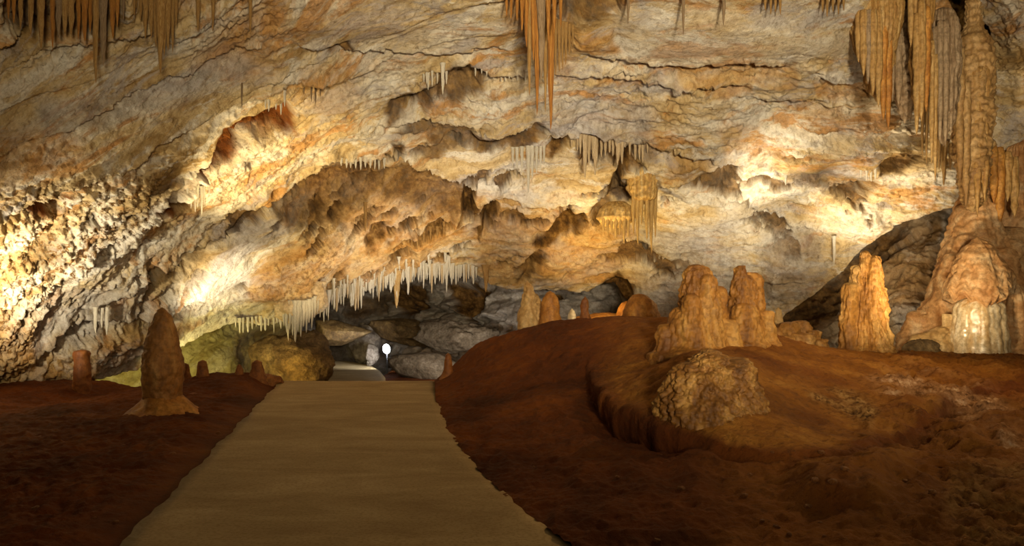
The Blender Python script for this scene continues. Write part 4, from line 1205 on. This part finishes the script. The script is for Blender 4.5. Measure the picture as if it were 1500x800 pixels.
gA = 'stalactites at the top left'
BIG = [(140, -12, 124, 9, M_GOLD, 'longest golden stalactite of the top left cluster'), (152, -12, 98, 11, M_BROWN, 'thick brown stalactite just right of the longest one at top left'),
       (235, -8, 111, 13, M_GOLD, 'pointed cone-shaped stalactite ending the second bunch at top left'), (60, -12, 72, 10, M_GOLD, 'pale stalactite left of the dark backing at top left'),
       (290, -14, 47, 7, M_GOLD, 'lone tapered stalactite right of the top left bunches, left of its twin'), (312, -14, 47, 6, M_GOLD, 'lone thin stalactite, right one of the twins near the top left'),
       (367, -14, 52, 6, M_GOLD, 'lone slim stalactite on the brown patch at the top, right of the twins')]
for px, y0, y1, wd, mt, lab in BIG: stalactite(px, y0, y1, wd, mt, lab, gA, 'cone' if wd > 12 else 'ribbed')
for px, y0, y1, wd in [(30, -12, 42, 7), (45, -12, 52, 8), (77, -10, 72, 7), (86, -12, 56, 9), (95, -10, 50, 10), (104, -12, 52, 10), (115, 0, 58, 6), (124, -12, 62, 9), (132, -4, 48, 6), (165, -4, 57, 8), (172, -10, 40, 6),
                       (181, -8, 29, 5), (197, -8, 24, 4), (206, -8, 30, 5), (20, -10, 34, 6), (12, -10, 28, 5)]:
    stalactite(px, y0, y1, wd, random.choice([M_GOLD, M_BROWN, M_OCHRE]), 'short brown stalactite in the crowded row at the top left corner', gA)
for px, y0, y1, wd in [(213, -8, 60, 8), (221, -6, 56, 9), (228, -4, 70, 9), (241, -6, 84, 8), (246, -6, 76, 9), (253, -4, 81, 6), (258, -8, 40, 6)]:
    stalactite(px, y0, y1, wd, M_GOLD, 'golden stalactite in the bunch around the pointed cone at top left', gA, 'cone')
gB = 'stalactites at the top centre'
for px, y0, y1, wd, mt, lab in [(775, -6, 141, 8, M_GOLD, 'leftmost long golden stalactite of the top centre cluster'), (787, -8, 169, 9, M_OCHRE, 'long orange stalactite, second from the left in the top centre cluster'),
                                (799, 10, 166, 7, M_GOLD, 'thin golden stalactite left of the longest in the top centre cluster'), (807, 20, 191, 11, M_OCHRE, 'longest orange stalactite of the top centre cluster'),
                                (793, -12, 120, 13, M_BROWN, 'thick dark stalactite behind the long ones at the top centre')]:
    stalactite(px, y0, y1, wd, mt, lab, gB)
for px, y0, y1, wd in [(814, 32, 112, 5), (819, 34, 106, 6), (824, 36, 104, 5), (829, 38, 95, 6), (834, 40, 82, 5), (839, 42, 70, 4)]:
    stalactite(px, y0, y1, wd, M_GOLD, 'short golden stalactite in the row right of the longest one, top centre', gB)
for px, y0, y1, wd in [(742, -10, 24, 5), (749, -10, 28, 5), (757, -10, 30, 6), (765, -10, 46, 7), (771, -8, 70, 7), (781, -8, 90, 8), (803, -10, 60, 8), (812, -10, 50, 7), (821, -10, 40, 6)]:
    stalactite(px, y0, y1, wd, M_OCHRE, 'short orange stalactite at the root of the top centre cluster', gB)
for px, y1, wd, lab in [(920, 36, 5, 'lone small stalactite right of the top centre cluster'), (1001, 53, 5, 'lone thin stalactite at the top, midway to the right formations'), (1060, 38, 6, 'lone brown stalactite at the top, right of the midway one')]:
    stalactite(px, -12, y1, wd, M_BROWN, lab, gB)
for px, y1 in [(1121, 16), (1129, 22), (1136, 18), (1143, 22), (1205, 18), (1212, 25), (1220, 18), (1228, 22), (1236, 16)]:
    stalactite(px, -12, y1, 5, M_GOLD, 'little golden stalactite in the short rows at the top, left of the draperies', gB)
ROWS = [
    ('small white stalactite at the top of the orange hollow on the left', M_WHITE, [(394, 148, 165, 4), (404, 146, 160, 4), (411, 147, 168, 4), (417, 136, 156, 4), (400, 150, 160, 3), (388, 150, 158, 3)]),
    ('thin grey stalactite on the bed edge right of the orange hollow', M_BROWN, [(457, 128, 150, 3), (462, 128, 153, 3), (354, 118, 156, 3), (446, 126, 138, 3), (470, 126, 140, 3)]),
    ('pale stalactite over the dark hollow above the centre', M_WHITE, [(620, 110, 119, 3), (624, 109, 123, 3), (628, 110, 132, 4), (634, 108, 126, 3), (641, 107, 123, 3), (648, 97, 138, 6), (653, 104, 124, 4), (697, 99, 113, 3), (705, 100, 109, 3), (714, 102, 111, 3)]),
    ('tiny grey stalactite along the bed edge left of the top centre cluster', M_WHITE, [(x, 110 + jitter(1.5), 118 + jitter(3), 3) for x in range(722, 772, 6)]),
    ('pale stalactite in the row under the grey bed at centre', M_TANP, [(838, 203, 216, 4), (845, 203, 222, 4), (851, 200, 226, 5), (857, 199, 263, 8), (862, 203, 242, 6), (868, 203, 232, 5), (873, 203, 256, 8), (880, 203, 232, 5), (887, 203, 229, 5),
                                                                       (893, 203, 226, 5), (899, 203, 230, 5), (906, 203, 240, 8), (912, 204, 242, 6), (923, 206, 226, 4), (930, 207, 233, 5), (936, 207, 235, 5), (942, 207, 238, 5), (949, 208, 226, 4)]),
    ('grey white stalactite in the row below the long orange ones', M_WHITE, [(752, 220, 244, 4), (758, 220, 250, 5), (765, 219, 256, 5), (773, 218, 286, 6), (780, 217, 262, 6), (786, 216, 256, 5), (791, 215, 250, 5), (797, 214, 240, 4)]),
    ('white stalactite over the brown cavity at left', M_WHITE, [(275, 278, 296, 3), (280, 277, 304, 4), (285, 276, 312, 4), (290, 276, 306, 4), (295, 277, 314, 4), (300, 277, 300, 3), (306, 276, 292, 3)]),
    ('white stalactite of the small trio low on the left rock', M_WHITE, [(140, 454, 490, 6), (149, 455, 482, 5), (157, 454, 492, 6)]),
    ('small tooth-like stalactite under the bright ledge left of centre', M_WHITE, [(x, 236 + jitter(2), 246 + jitter(4), 4) for x in range(500, 566, 7)]),
    ('yellow drip stalactite under the lit swelling at centre left', M_GOLD, [(598, 350, 374, 5), (604, 352, 368, 4), (612, 344, 366, 5), (620, 338, 358, 5), (630, 336, 352, 4), (640, 336, 350, 4), (650, 330, 346, 4), (535, 300, 340, 5)]),
    ('small pale stalactite under the lit rock at right of centre', M_WHITE, [(1262, 243, 262, 4), (1269, 244, 266, 4), (1276, 246, 268, 4), (1283, 248, 264, 4), (1150, 258, 270, 4), (1222, 350, 388, 5)]),
    ('golden stalactite beneath the draperies at the right', M_GOLD, [(1352, 170, 232, 5), (1358, 175, 240, 5), (1376, 205, 250, 6), (1384, 215, 271, 8), (1392, 215, 250, 5)]),
]
for lab, mt, rows in ROWS:
    for px, y0, y1, wd in rows:
        stalactite(px + jitter(1), y0, y1 + jitter(2), wd, mt, lab, lab.replace('stalactite', 'stalactites', 1))
# fringe along the lower lip of the roof
x = 474.0
while x < 700:
    yl = float(np.interp(x, lipx, lipy))
    ln = random.choice([5, 8, 10, 13, 17, 22, 30]) * (1.0 if x < 660 else .6)
    stalactite(x, yl - 12, yl + ln - 2, random.uniform(2.6, 3.6) + ln * .055, random.choice([M_WHITE, M_WHITE, M_WHITE, M_TANP]), 'white straw in the fringe along the lower edge of the roof over the walkway', 'fringe of straws over the walkway', random.choice(['straw', 'cone', 'ribbed', 'cone']))
    x += random.uniform(1.9, 4.2)
for k in range(44):
    x = random.uniform(480, 660)
    yl = float(np.interp(x, lipx, lipy)) - random.uniform(8, 30)
    stalactite(x, yl, yl + random.uniform(8, 24), random.uniform(2.6, 4.4), M_WHITE, 'white straw in the fringe along the lower edge of the roof over the walkway', 'fringe of straws over the walkway', random.choice(['straw', 'cone']))
stalactite(581, 400, 452, 12, M_TAN, 'largest cone-shaped stalactite in the white fringe over the walkway', 'fringe of straws over the walkway', 'cone')
stalactite(573, 402, 430, 7, M_WHITE, 'thick stalactite just left of the largest one in the white fringe', 'fringe of straws over the walkway', 'cone')
stalactite(712, 392, 429, 9, M_GOLD, 'yellow lit stalactite at the right end of the white fringe', 'fringe of straws over the walkway', 'cone')
x = 345.0
while x < 402:
    yl = float(np.interp(x, lipx, lipy))
    stalactite(x, yl - 9, yl + random.choice([1, 3, 6, 10, 16]), random.uniform(2.8, 4.4), M_WHITE, 'white straw on the roof edge left of the hanging chandelier', 'straws left of the chandelier', random.choice(['straw', 'cone']))
    x += random.uniform(4.0, 9.0)
# chandelier
dch = roof_depth(440, 440) - .35
ch = empty('hanging_flowstone', ((440 - CX) * dch / F, dch, zat(430, dch)))
tag(ch, 'broad tan hanging flowstone with a beard of long stalactites over the alcove', 'flowstone')
hanging('body', M_TANP, 440, 412, 470, dch, [(0, 0, [(412, 16), (425, 24), (440, 28), (455, 26), (466, 16), (470, 0)]), (22, .05, [(412, 12), (435, 15), (450, 11), (460, 0)]), (-22, 0, [(425, 6), (440, 14), (462, 13), (474, 0)])], ch, nz=50, nt=80, rough=.08, fine=.02, flute=.05, nflute=20, seed=81)
for px, y0, y1, wd, dd in [(406, 448, 474, 5, .05), (411, 445, 482, 6, 0), (416, 442, 478, 5, -.2), (420, 440, 488, 6, -.3), (425, 440, 484, 5, -.4), (429, 440, 492, 6, -.35), (433, 440, 502, 8, -.42), (437, 440, 486, 6, -.45), (441, 440, 494, 6, -.4), (445, 440, 480, 6, -.45),
                           (449, 440, 488, 5, -.4), (453, 438, 474, 6, -.38), (457, 436, 482, 5, -.3), (461, 434, 466, 5, -.25), (465, 432, 460, 5, -.15), (469, 430, 466, 4, -.05), (422, 440, 500, 5, .1), (437, 440, 476, 5, .1)]:
    d2 = dch + dd
    o = bpy.data.objects.new('stalactite', proto('ribbed', M_WHITE, px % 4))
    COL.objects.link(o)
    o.parent = ch
    m = d2 / F
    o.location = Vector(((px - CX) * m, d2, zat(y0, d2))) - Vector(ch.location)
    o.scale = (wd * .5 * m, wd * .5 * m, (y1 - y0) * m)
# golden cascade at centre right
dk = roof_depth(944, 270) - .25
ca = empty('flowstone_cascade', ((944 - CX) * dk / F, dk, zat(230, dk)))
tag(ca, 'golden flowstone cascade with hanging tassels on the wall right of centre', 'flowstone')
hanging('cap', M_GOLDEN, 943, 225, 300, dk, [(0, 0, [(225, 10), (250, 17), (275, 20), (292, 14), (300, 0)])], ca, nz=50, nt=70, rough=.08, fine=.02, flute=.05, nflute=18, seed=91)
hanging('cap', M_GOLDEN, 902, 296, 335, dk + .35, [(0, 0, [(296, 10), (306, 22), (320, 26), (330, 18), (335, 0)])], ca, nz=40, nt=70, rough=.06, fine=.02, flute=.05, nflute=18, seed=92)
for px, y0, y1, wd, dd in [(928, 250, 345, 7, -.05), (934, 250, 360, 7, -.1), (940, 250, 330, 7, -.15), (947, 250, 352, 8, -.12), (954, 250, 372, 7, -.05), (960, 255, 350, 6, .05), (884, 310, 340, 5, .1), (890, 310, 346, 5, .05), (896, 310, 342, 5, .0), (902, 310, 350, 6, 0),
                           (908, 310, 344, 5, 0), (914, 310, 356, 6, 0), (920, 308, 348, 6, .05)]:
    d2 = dk + dd
    o = bpy.data.objects.new('tassel', proto('ribbed', M_GOLDEN, px % 4))
    COL.objects.link(o)
    o.parent = ca
    m = d2 / F
    o.location = Vector(((px - CX) * m, d2, zat(y0, d2))) - Vector(ca.location)
    o.scale = (wd * .55 * m, wd * .55 * m, (y1 - y0) * m)

# ---- boulders of the lower cave and the floodlight there
for nm, lab, mat, px, py, d, size, seed, kw in [
    ('boulder', 'large rounded boulder at the left of the ramp, lit yellow on its left side', M_DARKST, 434, 535, 17.6, (.95, .75, .80), 1.1, dict(rough=.34, chunk=.3)),
    ('boulder', 'dark low boulder on the left bank where the walkway drops', M_RUST, 392, 562, 12.3, (.26, .22, .16), 2.2, dict(rough=.25)),
    ('rock_slab', 'broken rock slab with a bright lit edge beyond the white straws', M_DARKST, 497, 490, 24.9, (1.0, .6, .5), 3.1, dict(chunk=.9, rough=.45)),
    ('boulder', 'rugged boulder beside the far floodlight, its face lit white', M_GREYST, 536, 508, 25.9, (.8, .5, .75), 4.7, dict(chunk=.8, rough=.4)),
    ('boulder', 'small rugged rock lit white beside the far floodlight', M_GREYST, 546, 521, 24.6, (.26, .2, .40), 15.1, dict(chunk=.7, rough=.6, sub=5)),
    ('rock_slab', 'leaning brown slab above the far floodlight', M_DARKST, 590, 482, 26.0, (1.4, .7, .55), 5.2, dict(chunk=.9, rough=.4)),
    ('rock_slab', 'wide grey slab right of the far floodlight', M_GREYST, 668, 497, 23.4, (1.5, .8, .55), 6.4, dict(chunk=.9, rough=.45)),
    ('boulder', 'dark boulder at the foot of the slab, right of the far floodlight', M_GREYST, 618, 541, 22.2, (1.35, .7, .60), 7.9, dict(chunk=.8, rough=.4)),
    ('boulder', 'angular red brown block of rock with ochre glints, lower right foreground', M_REDROCK, 1232, 748, 4.75, (.40, .34, .24), 12.6, dict(rough=.34, chunk=.55)),
    ('boulder', 'yellowish stone at the bottom edge of the walkway, right side', M_OCHRE, 856, 800, 4.45, (.12, .09, .06), 8.3, dict(sub=4)),
]:
    o = rock(nm, mat, P(px, py, d), size, seed, **kw)
    tag(o, lab, 'rock', 'boulders of the lower cave' if d > 15 else None)

M_BLACK = bpy.data.materials.new('lamp_housing')
M_BLACK.use_nodes = True
M_BLACK.node_tree.nodes['Principled BSDF'].inputs['Base Color'].default_value = (.05, .05, .055, 1)
M_BLACK.node_tree.nodes['Principled BSDF'].inputs['Roughness'].default_value = .5
M_LENS = bpy.data.materials.new('lit_lens')
M_LENS.use_nodes = True
bb = M_LENS.node_tree.nodes['Principled BSDF']
bb.inputs['Emission Color'].default_value = (.95, .97, 1, 1)
bb.inputs['Emission Strength'].default_value = 9.0


def tube(name, mat, prof, parent, rot=(0, 0, 0), loc=(0, 0, 0), nt=24):
    nz = len(prof)
    th = np.linspace(0, 2 * math.pi, nt, endpoint=False)
    V = np.array([[(r * math.cos(a), r * math.sin(a), z) for a in th] for z, r in prof]).reshape(-1, 3)
    o = mesh_obj(name, V, grid_faces(nz, nt, True), mat, parent)
    o.rotation_euler = rot
    o.location = loc
    return o


LP = P(567, 511, 23.4)
fx = empty('floodlight', (LP.x, LP.y, zat(550, 23.4)))
tag(fx, 'lit white floodlight on a thin post beside the lower walkway', 'lamp')
hz = LP.z - fx.location.z
tube('post', M_BLACK, [(0, .02), (0, .035), (.03, .03), (.04, .022), (hz - .1, .022), (hz - .1, 0)], fx)
aim = (P(545, 517, 26.0) + Vector((0, -4.5, 0)) - LP)
ro = Vector((-.50, -.82, -.10)).to_track_quat('Z', 'Y').to_euler()
hd = tube('housing', M_BLACK, [(-.18, 0), (-.18, .09), (-.05, .17), (.03, .185), (.03, .17), (0.0, .165)], fx, ro, (0, 0, hz))
tube('lens', M_LENS, [(.01, .165), (.03, .12), (.035, 0.0)], hd)

# ---- loose stones on the clay
gS = 'loose stones on the clay'
SP = [rock('stone', M_RUST, (0, 0, -20), (1, 1, .7), 40 + i, 3, .3).data for i in range(4)]
for o in list(COL.objects):
    if o.name.startswith('stone'): bpy.data.objects.remove(o)
for i in range(46):
    left = i < 24
    if left:
        px, py = random.uniform(5, 380), random.uniform(600, 795)
        d = CH * F / (py - HY)
        X = (px - CX) / F * d
        if X > np.interp(d, *zip(*L_EDGE)) - .12: continue
        z = .03
    else:
        px, py = random.uniform(700, 1490), random.uniform(660, 796)
        v = on_mound(px, py)
        X, d, z = v
        if X < np.interp(d, *zip(*R_EDGE)) + .1: continue
    s = random.uniform(.010, .028)
    o = bpy.data.objects.new('stone', SP[i % 4])
    COL.objects.link(o)
    o.location = (X, d, z + s * .2)
    o.scale = (s * random.uniform(.8, 1.4), s, s)
    o.rotation_euler = (0, 0, random.uniform(0, 6))
    tag(o, 'small loose stone on the dark clay left of the walkway' if left else 'small loose stone on the clay slope right of the walkway', 'stone', gS + (' at left' if left else ' at right'))
